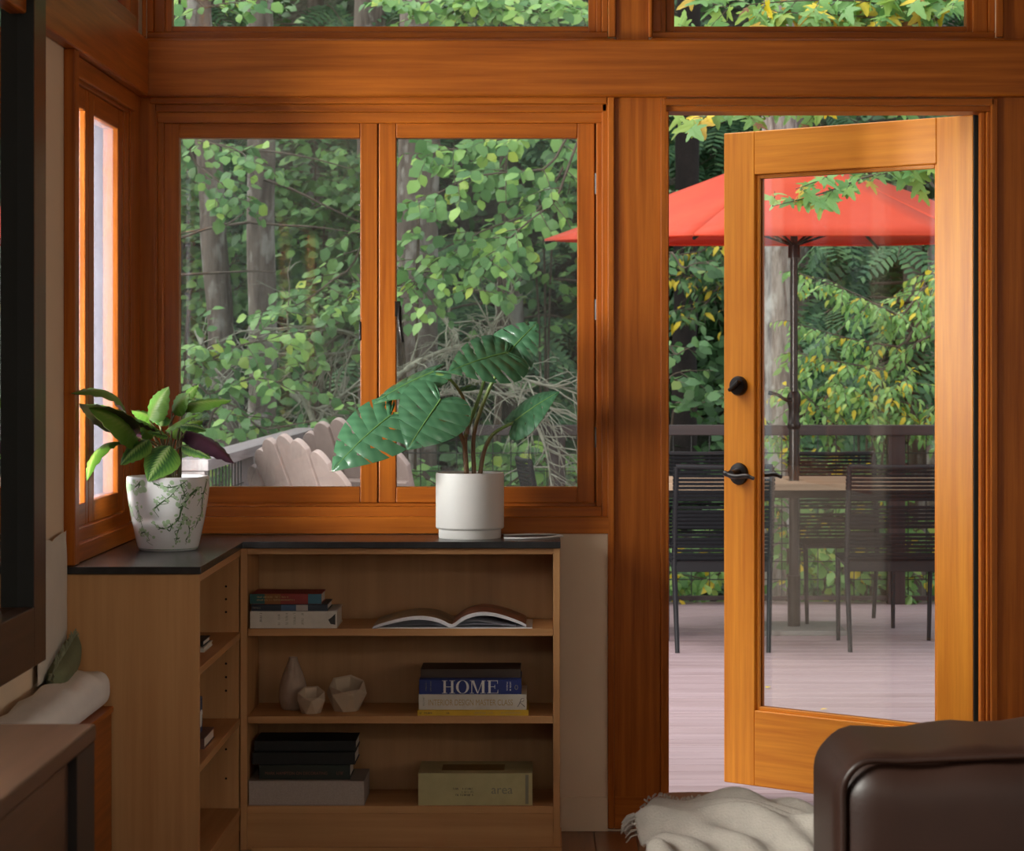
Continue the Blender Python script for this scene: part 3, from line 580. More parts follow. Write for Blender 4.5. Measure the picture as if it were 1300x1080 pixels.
def rbox(x0,x1,y0,y1,z0,z1,e=.28,n=14,fn=None):
    """rounded puffy box"""
    mb=MB(); c=Vector(((x0+x1)/2,(y0+y1)/2,(z0+z1)/2)); hx,hy,hz=(x1-x0)/2,(y1-y0)/2,(z1-z0)/2
    m=min(hx,hy,hz)*e*2
    def pt(u,v,w):
        p=Vector((u*hx,v*hy,w*hz)); q=Vector((max(-hx+m,min(hx-m,p.x)),max(-hy+m,min(hy-m,p.y)),max(-hz+m,min(hz-m,p.z)))); d=p-q
        if d.length>1e-9:
            # push to rounded shell
            d=d.normalized()*m
        r=q+d; r=c+r
        return fn(r,u,v,w) if fn else r
    T_=[math.sin((i/n-.5)*math.pi) for i in range(n+1)]
    for ax in range(3):
        for sg in (-1,1):
            P=[]
            for a in T_:
                row=[]
                for b in T_:
                    k=[0,0,0]; k[ax]=sg; k[(ax+1)%3]=a; k[(ax+2)%3]=b; row.append(pt(*k))
                P.append(row)
            mb.grid(P,0,flip=sg>0)
    return mb
def weld(o,d=.0005):
    md=o.modifiers.new('weld','WELD'); md.merge_threshold=d; return o
LINEN=plain('white_linen',(.86,.85,.84),.85,.03,10,bmp=.12,bscale=70)
bn=root('window_bench',(-1.08,-1.6,0),'low wooden bench with white seat cushion below the mirror','bench')
MB().box(XL+.004,-1.034,-2.6,-1.165,.02,.50).build('bench_box',FIR['y'],bn,bevel=.003)
MB().box(XL+.004,-1.030,-2.61,-1.16,.50,.514).build('bench_top',FIR['y'],bn,bevel=.002)
rnd=random.Random(4)
def wr(r,u,v,w_): return r+Vector((0,0,.006*math.sin(r.y*23+r.x*40)*max(0,w_)+.004*math.sin(r.y*61)*max(0,w_)))
weld(rbox(XL+.004,-1.033,-3.15,-1.155,.514,.605,.42,22,wr).build('seat_cushion',LINEN,bn,smooth=70))
def pillow(name,label,c,hw,hh,th,rot,m,fr=None):
    mb=MB(); n=18
    for s in (1,-1):
        P=[]
        for i in range(n+1):
            row=[]
            for j in range(n+1):
                a,b=i/n*2-1,j/n*2-1; k=(1-a**4)*(1-b**4); pin=1-.09*(1-abs(a*b)**.5)*(abs(a)**6+abs(b)**6)
                row.append(Vector((s*th*k**.6*.5, a*hw*pin, b*hh*pin)))
            P.append(row)
        mb.grid(P,0,flip=s<0)
    q=Matrix.Rotation(rot[2],4,'Z')@Matrix.Rotation(rot[1],4,'Y')@Matrix.Rotation(rot[0],4,'X')
    if fr:
        r_=random.Random(7)
        for k in range(260):
            e=r_.random()*2-1; sd=r_.choice((0,1,2,3)); p=Vector((0,hw*e,hh)) if sd==0 else Vector((0,hw*e,-hh)) if sd==1 else Vector((0,hw,hh*e)) if sd==2 else Vector((0,-hw,hh*e))
            p=p*.96; d=Vector((r_.uniform(-.5,.5),p.y/hw if sd>1 else r_.uniform(-.4,.4),p.z/hh if sd<2 else r_.uniform(-.4,.4))).normalized()*.018
            mb.tube([p,p+d],[.0022,.0012],4,1)
    mb.V=[tuple(Vector(c)+q@Vector(p)) for p in mb.V]
    o=mb.build(name,[m,fr or m],None,smooth=60); return tag(o,label,'pillow')
pillow('pillow','pale linen pillow leaning on the side wall by the bookcase end',(-1.141,-1.345,.770),.17,.165,.024,(0,.0,.0),plain('pale_linen',(.60,.55,.48),.85,.05,8,bmp=.1,bscale=90))
pillow('pillow','sage green fringed pillow resting on the white cushion',(-1.118,-1.33,.628),.13,.036,.055,(.25,.12,.0),plain('sage_velvet',(.16,.17,.09),.9,.15,12,bmp=.1,bscale=80),plain('sage_fringe',(.26,.27,.17),.9,.2,20))

# ------------------------------------------------------------------ leather chair, ottoman and throw, lower right
def leather(name,c):
    m,n,b,o=_mat(name); v=coords(n); f=noise(n,v,5,4); n.links.new(ramp(n,f,[(.3,tuple(x*.75 for x in c)),(.7,tuple(x*1.15 for x in c))]),b.inputs['Base Color']); b.inputs['Roughness'].default_value=.46; b.inputs['Specular IOR Level'].default_value=.3
    bump(n,b,noise(n,v,130,3),.12,.003); return m
LEA=leather('brown_leather',(.020,.008,.005)); LEAT=leather('tan_leather',(.30,.12,.05))
ch=root('armchair',(.9,-2.6,0),'brown leather chair seen from behind in the near right corner','armchair')
def sag(r,u,v,w_):
    k=(1-u*u); return r+Vector((0,-.012*k*(1-w_*w_)*(1 if v<0 else 0),.016*math.sin(u*2.2+1.2)*max(0,w_)*.5-.006*max(0,w_)*abs(u)+.004*math.sin(r.x*37)*max(0,w_)))
CX0,CX1,CY0,CY1,CZT=.487,1.26,-3.02,-2.58,.688
weld(rbox(CX0,CX1,CY0,CY1,.26,CZT,.17,26,sag).build('back_cushion',LEA,ch,smooth=70))
pp=[(CX0+.012,CY0+.02,z) for z in (.28,.4,.5,.58,.62)]+[(CX0+.018,CY0+.016,.645),(CX0+.035,CY0+.014,.666),(CX0+.06,CY0+.016,.675)]+[(CX0+.06+t*.68,CY0+.017,.676+.016*math.sin((((.06+t*.68)/.7733)*2-1)*2.2+1.2)*.5+.001) for t in [i/14 for i in range(1,15)]]
MB().tube(catmull(pp,4),.0065,8).build('piping',LEA,ch,smooth=60)
weld(rbox(CX0+.01,CX1-.01,CY1+.01,-1.95,.2,.40,.2,12).build('seat_cushion',LEA,ch,smooth=70)); MB().box(CX0+.03,CX1-.03,CY0+.06,-1.98,.12,.20).build('frame',WALNUT['x'],ch,bevel=.004)
for a in (CX0+.07,CX1-.07):
    for b_ in (CY0+.1,-2.05): MB().tube([(a,b_,0),(a,b_,.125)],[.016,.024],12).build('leg',WALNUT['z'],ch,smooth=40)
ot=root('ottoman',(.42,-1.95,0),'tan leather ottoman under the grey throw','ottoman')
OX0,OX1,OY0,OY1,OZ=.205,.468,-2.38,-1.72,.412
weld(rbox(OX0,OX1,OY0,OY1,.18,OZ,.30,18,lambda r,u,v,w_: r+Vector((0,0,.012*(1-u*u)*(1-v*v)*max(0,w_)))).build('cushion',LEAT,ot,smooth=70)); MB().box(OX0+.03,OX1-.03,OY0+.05,OY1-.05,.12,.19).build('base',WALNUT['y'],ot,bevel=.004)
for a in (OX0+.05,OX1-.05):
    for b_ in (OY0+.09,OY1-.09): MB().tube([(a,b_,0),(a,b_,.125)],[.014,.022],12).build('leg',WALNUT['z'],ot,smooth=40)
# throw
NU,NV=70,60; P=[]
tx0,tx1,ty0,ty1=.188,.60,-2.52,-2.06
def thr(x,y):
    ex=max(0,(OX0+.02-x)/.075,(x-(OX1+.03))/.16); ey=max(0,(OY0-.005-y)/.12)
    z=OZ+.022-.10*ex**1.7-.16*ey**1.6
    a=.8*x+.6*y
    q1=max(0,math.sin(34*(y+.75*x)+2.2*math.sin(7*x)+.6))**2; z+=.026*q1+.009*math.sin(70*(y+.9*x)+1.3)+.010*math.sin(17*(y+.3*x))+.028*math.exp(-((x-.40)/.10)**2-((y+2.22)/.13)**2)
    return z
for i in range(NU+1):
    row=[]
    for j in range(NV+1):
        x=tx0+(tx1-tx0)*i/NU; y=ty0+(ty1-.03*math.sin(3*i/NU)-ty0)*j/NV; row.append(Vector((x+.012*math.sin(18*y),y,thr(x,y))))
    P.append(row)
th=MB().grid(P,0); WOOL=plain('grey_wool',(.46,.41,.36),.95,.08,30,bmp=.3,bscale=220)
tb=root('throw_blanket',(.38,-2.1,.40),'grey wool throw with fringe draped over the ottoman','blanket')
o=th.build('cloth',WOOL,tb,smooth=80); md=o.modifiers.new('solid','SOLIDIFY'); md.thickness=.006; md.offset=1
fr=MB(); r_=random.Random(3)
for k in range(60):
    i=k*NU//60; p=P[i][NV]; fr.tube([p+Vector((0,-.003,.004)),p+Vector((r_.uniform(-.006,.006),.012,.006)),p+Vector((r_.uniform(-.01,.01),.026,-.004))],[.0022,.0018,.0012],5)
for k in range(26):
    j=NV-k; p=P[0][j]; fr.tube([p+Vector((.002,0,.003)),p+Vector((-.012,r_.uniform(-.004,.004),-.002)),p+Vector((-.022,r_.uniform(-.006,.006),-.014))],[.0022,.0018,.0012],5)
tag(fr.build('fringe',WOOL,tb,smooth=60),kind='stuff')
# ------------------------------------------------------------------ potted plants
def frame3(base,tip,nh):
    d=(tip-base); L=d.length; d=d/L; n=Vector(nh); n=(n-d*n.dot(d)).normalized(); return L,d,n.cross(d).normalized(),n
def attr_mat(name,build,under,trans=.25,rough=.38):
    """leaf faces: colour from the leaf's own (along, across) coordinates"""
    m,n,b,o=_mat(name); a=n.nodes.new('ShaderNodeAttribute'); a.attribute_name='leafco'; s=n.nodes.new('ShaderNodeSeparateXYZ'); n.links.new(a.outputs['Vector'],s.inputs[0])
    c=build(n,s.outputs[0],s.outputs[1]); n.links.new(c,b.inputs['Base Color']); b.inputs['Roughness'].default_value=rough
    t=n.nodes.new('ShaderNodeBsdfTranslucent'); n.links.new(c,t.inputs[0]); mx=n.nodes.new('ShaderNodeMixShader'); mx.inputs[0].default_value=trans
    n.links.new(b.outputs[0],mx.inputs[1]); n.links.new(t.outputs[0],mx.inputs[2]); n.links.new(mx.outputs[0],o.inputs[0]); return m
def mth(n,op,a,b=None,c=None):
    k=n.nodes.new('ShaderNodeMath'); k.operation=op
    for i,v in enumerate((a,b,c)):
        if v is None: continue
        if isinstance(v,(int,float)): k.inputs[i].default_value=v
        else: n.links.new(v,k.inputs[i])
    return k.outputs[0]
def set_leafco(o,co):
    at_=o.data.attributes.new('leafco','FLOAT_VECTOR','POINT'); at_.data.foreach_set('vector',np.array(co,dtype=np.float32).ravel())
# ---- monstera
def mon_col(n,a,b):
    ab=mth(n,'ABSOLUTE',b); v=mth(n,'SINE',mth(n,'MULTIPLY',mth(n,'SUBTRACT',a,mth(n,'MULTIPLY',ab,.45)),46.0)); k=mth(n,'ADD',mth(n,'MULTIPLY',v,.12),.5)
    return ramp(n,k,[(.2,(.045,.14,.068)),(.8,(.09,.22,.11))])
MON=attr_mat('monstera_top',mon_col,None,.12,.24); MONU=attr_mat('monstera_under',lambda n,a,b: ramp(n,mth(n,'ABSOLUTE',b),[(0,(.16,.32,.08)),(.6,(.08,.22,.06))]),None,.3,.5)
OUT=[(0.02,0.015),(-.13,.10),(-.20,.24),(-.17,.40),(-.02,.52),(.18,.56),(.40,.50),(.62,.37),(.82,.19),(1.0,.0)]
OC=catmull([(a,b,0) for a,b in OUT],20)
def outp(m): i=m*(len(OC)-1); k=min(int(i),len(OC)-2); return OC[k].lerp(OC[k+1],i-k)
def monstera_leaf(base,tip,nh,wid=1.0,bend=.25,cup=.35,parent=None,seed=0,nst=9,slit=.16,split=.62):
    L,d,sd,nn=frame3(base,tip,nh); r_=random.Random(seed); mb=MB(); co=[]
    def P3(a,b):
        z=-bend*a*a*.6+bend*a*.6-cup*b*b; return base+d*(a*L)+sd*(b*L*wid)+nn*(z*L)
    for side in (1,-1):
        for k in range(nst):
            m0,m1=k/nst,(k+1)/nst; a0=max(0,(m0-.30)/.70)*.93; a1=max(0,(m1-.30)/.70)*.93
            hole=r_.random()<.5; hs=r_.uniform(.30,.42); sl=slit*r_.uniform(.5,1.25) if r_.random()<.8 else .0; q=split*r_.uniform(.9,1.2); J=12; I=5; rows=[]
            for j in range(J+1):
                t=j/J; row=[]
                g=0.0
                if t>q: g=sl*min(1,(t-q)/.12)
                gh=(.20*math.sin(math.pi*(t-hs)/.14) if hole and hs<t<hs+.14 else 0)
                for i in range(I+1):
                    f=i/I; f2=g*.5+gh+f*(1-g-gh)
                    A=Vector((a0+(a1-a0)*f2,0,0)); B=outp(m0+(m1-m0)*f2)
                    e=A.lerp(B,t); bulge=math.sin(math.pi*f)*.018*math.sin(math.pi*min(1,t*1.05))
                    p=P3(e.x,side*e.y)+nn*(bulge*L); row.append(p); co.append((e.x,side*e.y,0))
                rows.append(row)
            mb.grid(rows,0,flip=side>0)
    nv=len(mb.V); 
    for (m_,q) in ((1,None),):
        V2=[Vector(p)-nn*.0012 for p in mb.V]; F2=[f[::-1] for f in mb.F]; mb.add(V2,F2,1); co=co+co
    # midrib
    k0=len(mb.V); mb.tube([P3(a,0)+nn*.0006 for a in (0,.25,.5,.75,.95)],[.0028,.0024,.002,.0014,.0006],6,1); co+= [(0,0,0)]*(len(mb.V)-k0)
    o=mb.build('leaf',[MON,MONU],parent,smooth=75); set_leafco(o,co); return o
MY=-.14; PX,PY=fx(596.5,MY),MY
mp_=root('monstera_plant',(PX,PY,CT+.16),'glossy split-leaf monstera growing in the plain white pot','plant')
STEMM=attr_mat('monstera_stem',lambda n,a,b: ramp(n,a,[(.3,(.17,.085,.035)),(.65,(.17,.28,.065))]),None,.05,.45)
def mp(x,y,dY=0): return at(410+x/3.484,390+y/3.484,MY+dY)
def petiole(pts,r0=.006,r1=.004,par=None,mat=None,name='petiole'):
    c=catmull(pts,8); n_=len(c); mb=MB().tube(c,[r0+(r1-r0)*i/(n_-1) for i in range(n_)],8); o=mb.build(name,mat or STEMM,par,smooth=60)
    set_leafco(o,[(i//8/(n_-1),0,0) for i in range(len(mb.V))]); return o
petiole([mp(635,735),mp(628,600,.0),mp(640,540,.01),mp(690,400,.02),mp(722,290,.03)],.0075,.0045,mp_)
petiole([mp(668,735,.01),mp(665,600,.01),mp(682,500,.0),mp(740,350,-.02),mp(800,240,-.03),mp(818,203,-.03)],.0065,.0045,mp_)
petiole([mp(695,735,.02),mp(712,640,.02),mp(745,570,.02),mp(800,530,.01),mp(858,506,.0)],.0065,.004,mp_)
petiole([mp(630,640,-.01),mp(615,570,-.03),mp(575,500,-.06),mp(540,440,-.08),mp(515,405,-.09)],.005,.004,mp_)
petiole([mp(640,560,.0),mp(630,430,.0),mp(590,350,-.02),mp(545,308,-.03),mp(500,292,-.03)],.005,.004,mp_)
petiole([mp(628,620,-.005),mp(590,540,-.04),mp(500,490,-.05),mp(400,470,-.045),mp(310,468,-.04)],.005,.0035,mp_)
monstera_leaf(mp(300,478,-.05),mp(38,728,-.11),(-.25,-.75,.6),.88,.30,.30,mp_,1,9,.22,.6)
monstera_leaf(mp(490,285,-.01),mp(222,428,-.03),(-.42,-.50,.74),.62,.25,.30,mp_,2,8,.14,.7)
monstera_leaf(mp(520,408,-.10),mp(372,632,-.15),(-.05,-.92,.35),1.08,.22,.22,mp_,3,9,.10,.75)
monstera_leaf(mp(815,200,-.03),mp(552,288,-.10),(-.12,-.78,.62),.95,.28,.30,mp_,4,9,.24,.45)
monstera_leaf(mp(850,502,.0),mp(1048,372,-.04),(-.25,-.60,.75),.85,.18,.30,mp_,5,8,.10,.75)
monstera_leaf(mp(800,225,.0),mp(955,62,.01),(.12,-.80,.58),.95,.30,.30,mp_,6,9,.34,.40)
monstera_leaf(mp(655,345,.03),mp(600,372,.0),(0,-.4,.9),.8,.2,.3,mp_,7,6,.1,.8)
PR=.0955
pot=MB().lathe([(0,0),(PR*.905,0),(PR*.915,.004),(PR*.915,.024),(PR*.97,.026),(PR,.030),(PR,.176),(PR*.985,.182),(PR*.94,.182),(PR*.93,.176),(PR*.93,.155),(0,.155)],(PX,PY,CT),64)
pt=root('white_pot',(PX,PY,CT),'plain white ceramic pot with a stepped foot holding the monstera','pot')
pot.build('body',WHITECER,pt,smooth=35); SOIL=plain('dark_soil',(.025,.016,.010),.95,.4,40,bmp=.6)
MB().lathe([(PR*.925,.157),(PR*.6,.162),(0,.163)],(PX,PY,CT),40).build('soil',SOIL,pt,smooth=60)
# ---- calathea in the patterned pot
QY=-.60; QX=fx(213.5,QY)
def cp(x,y,dY=0):
    p=at(80+x/4.5,480+y/4.5,QY+dY)
    if p.x<-1.13: p=at(80+x/4.5,480+y/4.5,-1.13*FPX/(80+x/4.5-CX)-DIST)   # leaves lean into the room instead of through the window
    return p
pr=root('patterned_pot',(QX,QY,CT),'tapered white pot painted with green blossom branches','pot')
prof=[(0,0),(.072,0),(.0765,.004),(.080,.012),(.094,.075),(.1035,.13),(.1075,.165),(.108,.19),(.1055,.193),(.1025,.19),(.100,.16),(.098,.15),(0,.15)]
GLAZE=plain('white_glaze',(.74,.74,.75),.16,.02,4)
MB().lathe(prof,(QX,QY,CT),72).build('body',GLAZE,pr,smooth=45)
MB().lathe([(.097,.152),(.05,.157),(0,.158)],(QX,QY,CT),36).build('soil',SOIL,pr,smooth=60)
MB().lathe([(.0768,.0045),(.0772,.0052),(.0775,.0062)],(QX,QY,CT),60).build('foot_line',paint('green_line',(.10,.22,.12)),pr)
def potr(z):
    for (r0,z0),(r1,z1) in zip(prof[1:8],prof[2:9]):
        if z0<=z<=z1+1e-6: return r0+(r1-r0)*(z-z0)/max(1e-6,z1-z0)
    return .108
def on_pot(a,z,off=.0005): r=potr(z)+off; return Vector((QX+r*math.sin(a),QY-r*math.cos(a),CT+z))
def ribbon(mb,pts,w0,w1):
    c=catmull([(a,z,0) for a,z in pts],6); n_=len(c); rows=[]
    for i,p in enumerate(c):
        t=(c[min(i+1,n_-1)]-c[max(i-1,0)]); t=Vector((t.x*.1,t.y,0)).normalized(); nx=Vector((-t.y*10,t.x,0)); w_=w0+(w1-w0)*i/(n_-1)
        rows.append([on_pot(p.x+nx.x*w_*k,min(.187,max(.014,p.y+nx.y*w_*k))) for k in (-1,1)])
    mb.grid(rows)
def blob(mb,a,z,r,asp=1.0,rot=0):
    ring=[]
    for i in range(10):
        q=2*math.pi*i/10; u,v=r*math.cos(q),r*asp*math.sin(q); ring.append(on_pot(a+(u*math.cos(rot)-v*math.sin(rot))*10,min(.187,max(.012,z+u*math.sin(rot)+v*math.cos(rot))),.0007))
    mb.add(ring+[on_pot(a,min(.187,z),.0007)],[(i,(i+1)%10,10) for i in range(10)])
r_=random.Random(11)
brs=[([(-1.35,.18),(-.9,.165),(-.55,.178)],.0035),([(-.2,.178),(.15,.168),(.45,.175),(.62,.186)],.0022),([(-.25,.11),(.0,.13),(.2,.145),(.36,.165)],.0022),([(.95,.165),(.7,.145),(.5,.115),(.42,.085),(.1,.062),(-.18,.065)],.0035),([(.55,.08),(.42,.05),(.38,.02)],.0022),([(.62,.09),(.8,.055),(.75,.03)],.0022),([(1.3,.18),(1.15,.14),(1.2,.10),(1.0,.06)],.003),([(-.75,.12),(-.7,.09),(-.62,.05)],.0016),([(-.8,.045),(-.6,.05),(-.45,.03)],.0016),([(-1.3,.10),(-1.15,.12),(-.95,.09)],.002),([(.45,.175),(.55,.15),(.5,.135)],.002),
     ([(2.2,.17),(2.4,.12),(2.2,.06)],.003),([(3.2,.17),(3.4,.12),(3.3,.05)],.003),([(-2.2,.17),(-2.0,.11),(-2.3,.05)],.003)]
stem=MB(); lf=MB()
for pts,w_ in brs:
    ribbon(stem,pts,w_,w_*.4); cc=catmull([(a,z,0) for a,z in pts],5)
    for p in cc[::2]: ribbon(stem,[(p.x,p.y),(p.x+r_.uniform(-.12,.12),p.y+r_.uniform(-.012,.012)),(p.x+r_.uniform(-.22,.22),p.y+r_.uniform(-.022,.014))],w_*.5,w_*.25)
    for p in cc:
        for _ in range(1): blob(lf,p.x+r_.uniform(-.16,.16),p.y+r_.uniform(-.014,.014),r_.uniform(.003,.0065),r_.uniform(.5,1),r_.uniform(0,3))
for _ in range(18): blob(lf,r_.uniform(-1.35,-.45),.172+r_.uniform(-.02,.014),r_.uniform(.006,.012),.8,r_.uniform(0,3))
stem.build('painted_branches',paint('print_dark_green',(.055,.12,.04)),pr); lf.build('painted_blossoms',paint('print_pale_green',(.36,.50,.31)),pr)
cl=root('calathea_plant',(QX,QY,CT+.155),'bushy green and purple leaved plant in the patterned pot','plant')
def cal_col(n,a,b):
    ab=mth(n,'ABSOLUTE',b); st=mth(n,'SINE',mth(n,'MULTIPLY',mth(n,'SUBTRACT',a,mth(n,'MULTIPLY',ab,.3)),75.0))
    k=mth(n,'ADD',mth(n,'MULTIPLY',ab,1.15),mth(n,'MULTIPLY',st,.09)); return ramp(n,k,[(.0,(.50,.66,.28)),(.16,(.28,.52,.12)),(.36,(.05,.16,.045)),(.6,(.08,.25,.05)),(.95,(.22,.46,.08))])
def cal_col2(n,a,b):
    ab=mth(n,'ABSOLUTE',b); st=mth(n,'SINE',mth(n,'MULTIPLY',mth(n,'SUBTRACT',a,mth(n,'MULTIPLY',ab,.3)),75.0))
    k=mth(n,'ADD',ab,mth(n,'MULTIPLY',st,.08)); return ramp(n,k,[(.0,(.34,.50,.12)),(.3,(.20,.42,.05)),(.9,(.15,.36,.04))])
CAL=attr_mat('calathea_variegated',cal_col,None,.3,.35); CALG=attr_mat('calathea_green',cal_col2,None,.5,.35)
CALU=attr_mat('calathea_underside',lambda n,a,b: ramp(n,mth(n,'ABSOLUTE',b),[(0,(.10,.09,.04)),(.5,(.075,.035,.04)),(1,(.09,.06,.04))]),None,.3,.45)
PURP=attr_mat('calathea_purple',lambda n,a,b: ramp(n,mth(n,'ABSOLUTE',b),[(0,(.11,.04,.07)),(1,(.035,.012,.025))]),None,.15,.4)
CSTEM=plain('calathea_stem',(.13,.11,.035),.5,.3,30)
def lance(base,tip,nh,w,bend,cup,m,par,fold=0):
    L,d,sd,nn=frame3(base,tip,nh); mb=MB(); co=[]; rows=[]; I,J=16,8
    for i in range(I+1):
        a=i/I; hw=w*(math.sin(math.pi*min(1,a**.72))**.85)*(1-.1*a)+.0004; row=[]
        for j in range(J+1):
            b=j/J*2-1; z=(bend*4*a*(1-a)*.5)*L-cup*abs(b)**1.3*hw+.0025*math.sin(a*40)*abs(b)
            row.append(base+d*(a*L)+sd*(b*hw)+nn*z); co.append((a,b,0))
        rows.append(row)
    mb.grid(rows,0); V2=[Vector(p)-nn*.0008 for p in mb.V]; F2=[f[::-1] for f in mb.F]; mb.add(V2,F2,1); co=co+co
    o=mb.build('leaf',[m,CALU if m is not PURP else PURP],par,smooth=80); set_leafco(o,co); return o
LV=[((355,205,0),(46,90,-.02),(.4,-.7,.6),.022,.14,.5,CALG),((430,345,-.02),(145,172,-.07),(.6,-.75,.45),.044,.10,.35,CALG),((410,330,.02),(94,148,.03),(-.1,.6,.5),.04,.1,.3,CALG),
((335,372,-.02),(138,588,-.08),(-.35,-.5,.7),.026,.22,.5,CALG),((490,350,-.06),(328,498,-.11),(-.2,-.7,.6),.030,.18,.4,CAL),((612,385,-.07),(485,590,-.12),(-.1,-.9,.5),.043,.16,.35,CAL),
((492,238,-.01),(606,48,-.03),(-.35,-.75,.5),.036,.12,.3,CALG),((622,190,.0),(722,88,-.03),(-.2,-.8,.5),.028,.10,.3,CALG),((672,160,.0),(965,127,-.02),(.1,-.55,.8),.026,.10,.4,CALG),
((555,300,-.05),(335,213,-.08),(-.05,.1,.95),.022,.14,.45,CALG),((585,300,-.04),(785,203,-.06),(.1,-.2,.95),.022,.14,.45,CALG),((670,268,.02),(820,300,.0),(.15,-.5,.8),.022,.2,.45,CAL),
((705,300,-.02),(976,488,-.06),(.4,-.5,.7),.034,.20,.5,PURP),((680,385,-.04),(848,460,-.08),(.1,-.6,.8),.020,.16,.4,CAL),((560,275,.02),(562,205,.0),(0,-.9,.4),.024,.1,.3,CAL),
((690,120,.03),(775,38,.03),(-.2,-.7,.6),.016,.1,.3,CALG),((455,330,.04),(300,335,.06),(-.1,-.4,.8),.022,.2,.4,PURP),((640,350,.03),(655,280,.02),(0,-1,.3),.018,.1,.3,CALG),((520,330,.0),(440,285,-.02),(0,-.9,.4),.02,.1,.3,CALG),((600,330,-.02),(480,310,-.05),(0,-.6,.8),.016,.2,.3,CAL),
((700,270,.05),(800,245,.06),(.2,-.4,.8),.024,.15,.4,CALG),((540,240,.06),(390,185,.08),(0,-.5,.8),.022,.15,.4,CALG),((650,290,.06),(860,440,.04),(.3,-.4,.7),.026,.2,.4,PURP)]
rr=random.Random(5)
for b_,t_,nh,wd,bd,cu_,m in LV:
    B=cp(*b_); Tt=cp(*t_); lance(B,Tt,nh,wd*1.18,bd,cu_,m,cl)
    s0=Vector((QX+rr.uniform(-.02,.03),QY+rr.uniform(-.02,.02),CT+.155)); mid=s0.lerp(B,.55)+Vector((0,0,.012))+(Vector((s0.x,s0.y,B.z))-s0.lerp(B,.5))*.25
    MB().tube(catmull([s0,mid,B],7),[.0034-.0001*i for i in range(15)],7).build('petiole',CSTEM,cl,smooth=60)
# ------------------------------------------------------------------ deck
ZD=-.02; DY1=7.05; DXL=-1.33
dk=MB().box(DXL,6.0,.145,DY1,ZD-.20,ZD-.028).build('deck_joists',RAILD['y']); dk.name='deck'
ORG[dk.name]=ORG.get('deck_joists',ORG.get('deck')); tag(dk,'mauve composite board deck outside the open door','deck',kind='structure')
bw=.142; y=.165; me=None
while y<DY1-.01:
    y1=min(y+bw,DY1)
    if me is None: me=MB().box(DXL,6.0,y+.003,y1-.003,ZD-.026,ZD).build('deck_board',DECKM,dk,bevel=.002,seg=1); b0=me
    else: c=b0.copy(); C.objects.link(c); c.parent=dk; c.location.y=b0.location.y+(y-.165)
    y=y1
# railing: far run, left run and short return
rl=root('deck_railing',(1.2,7.0,ZD),'dark railing with square wire mesh across the far edge of the deck','railing')
RT=.985; FYR=6.98
MB().box(-1.33,6.0,FYR-.07,FYR+.07,RT-.056,RT).build('top_rail',RAILD['x'],rl,bevel=.004)
MB().box(-1.2,6.0,FYR-.02,FYR+.02,ZD+.02,ZD+.045).build('bottom_rail',RAILD['x'],rl,bevel=.002)
for xx in (1137,1137-430,1137+430): X=fx(xx,FYR); MB().box(X-.048,X+.048,FYR-.048,FYR+.048,ZD,RT-.04).build('post',RAILD['z'],rl,bevel=.004)
WIRE=plain('black_wire',(.015,.015,.015),.5)
def wires(name,par,fn,L,h0,h1):
    mb=MB(); n=int(L/.1016)
    for i in range(n+1): mb.tube([fn(i*.1016,h0),fn(i*.1016,h1)],.0033,5)
    k=int((h1-h0)/.1016)
    for j in range(k+1): mb.tube([fn(0,h0+j*.1016+.005),fn(L,h0+j*.1016+.005)],.0033,5)
    return tag(mb.build(name,WIRE,par),kind='stuff')
wires('wire_mesh',rl,lambda a,z:(-1.2+a,FYR,z),7.2,ZD+.03,RT-.04)
rs=root('side_railing',(-1.27,4.4,ZD),'grey side railing with flat cap running back along the deck','railing')
MB().box(-1.335,-1.215,1.94,FYR-.07,RT-.042,RT).build('top_rail',RAILM['y'],rs,bevel=.004); MB().box(-3.6,-1.335,1.94,2.06,RT-.042,RT).build('return_rail',RAILM['x'],rs,bevel=.004)
MB().box(-1.29,-1.26,2.0,FYR-.07,ZD+.02,ZD+.045).build('bottom_rail',RAILM['y'],rs,bevel=.002)
for yy in (2.0,3.55,5.2): MB().box(-1.32,-1.23,yy-.045,yy+.045,ZD-.2,RT-.042).build('post',RAILM['z'],rs,bevel=.004)
wires('wire_mesh',rs,lambda a,z:(-1.275,2.0+a,z),4.9,ZD+.03,RT-.04)
# grey board privacy screen past the corner, seen through the side casements
ps=root('privacy_screen',(-2.2,1.3,ZD),'grey board privacy screen glimpsed through the narrow corner window','screen')
VIO=wood3('weathered_grey_board',(.22,.21,.25),(.36,.345,.40),rough=.7)
for i in range(11): MB().box(-1.44-.14*(i+1)+.004,-1.44-.14*i,1.29,1.312,ZD,2.45).build('board',VIO['z'],ps,bevel=.002,seg=1)
MB().box(-3.0,-1.44,1.312,1.35,.3,.4).build('cross_rail',VIO['x'],ps); MB().box(-3.0,-1.44,1.312,1.35,1.9,2.0).build('cross_rail',VIO['x'],ps)
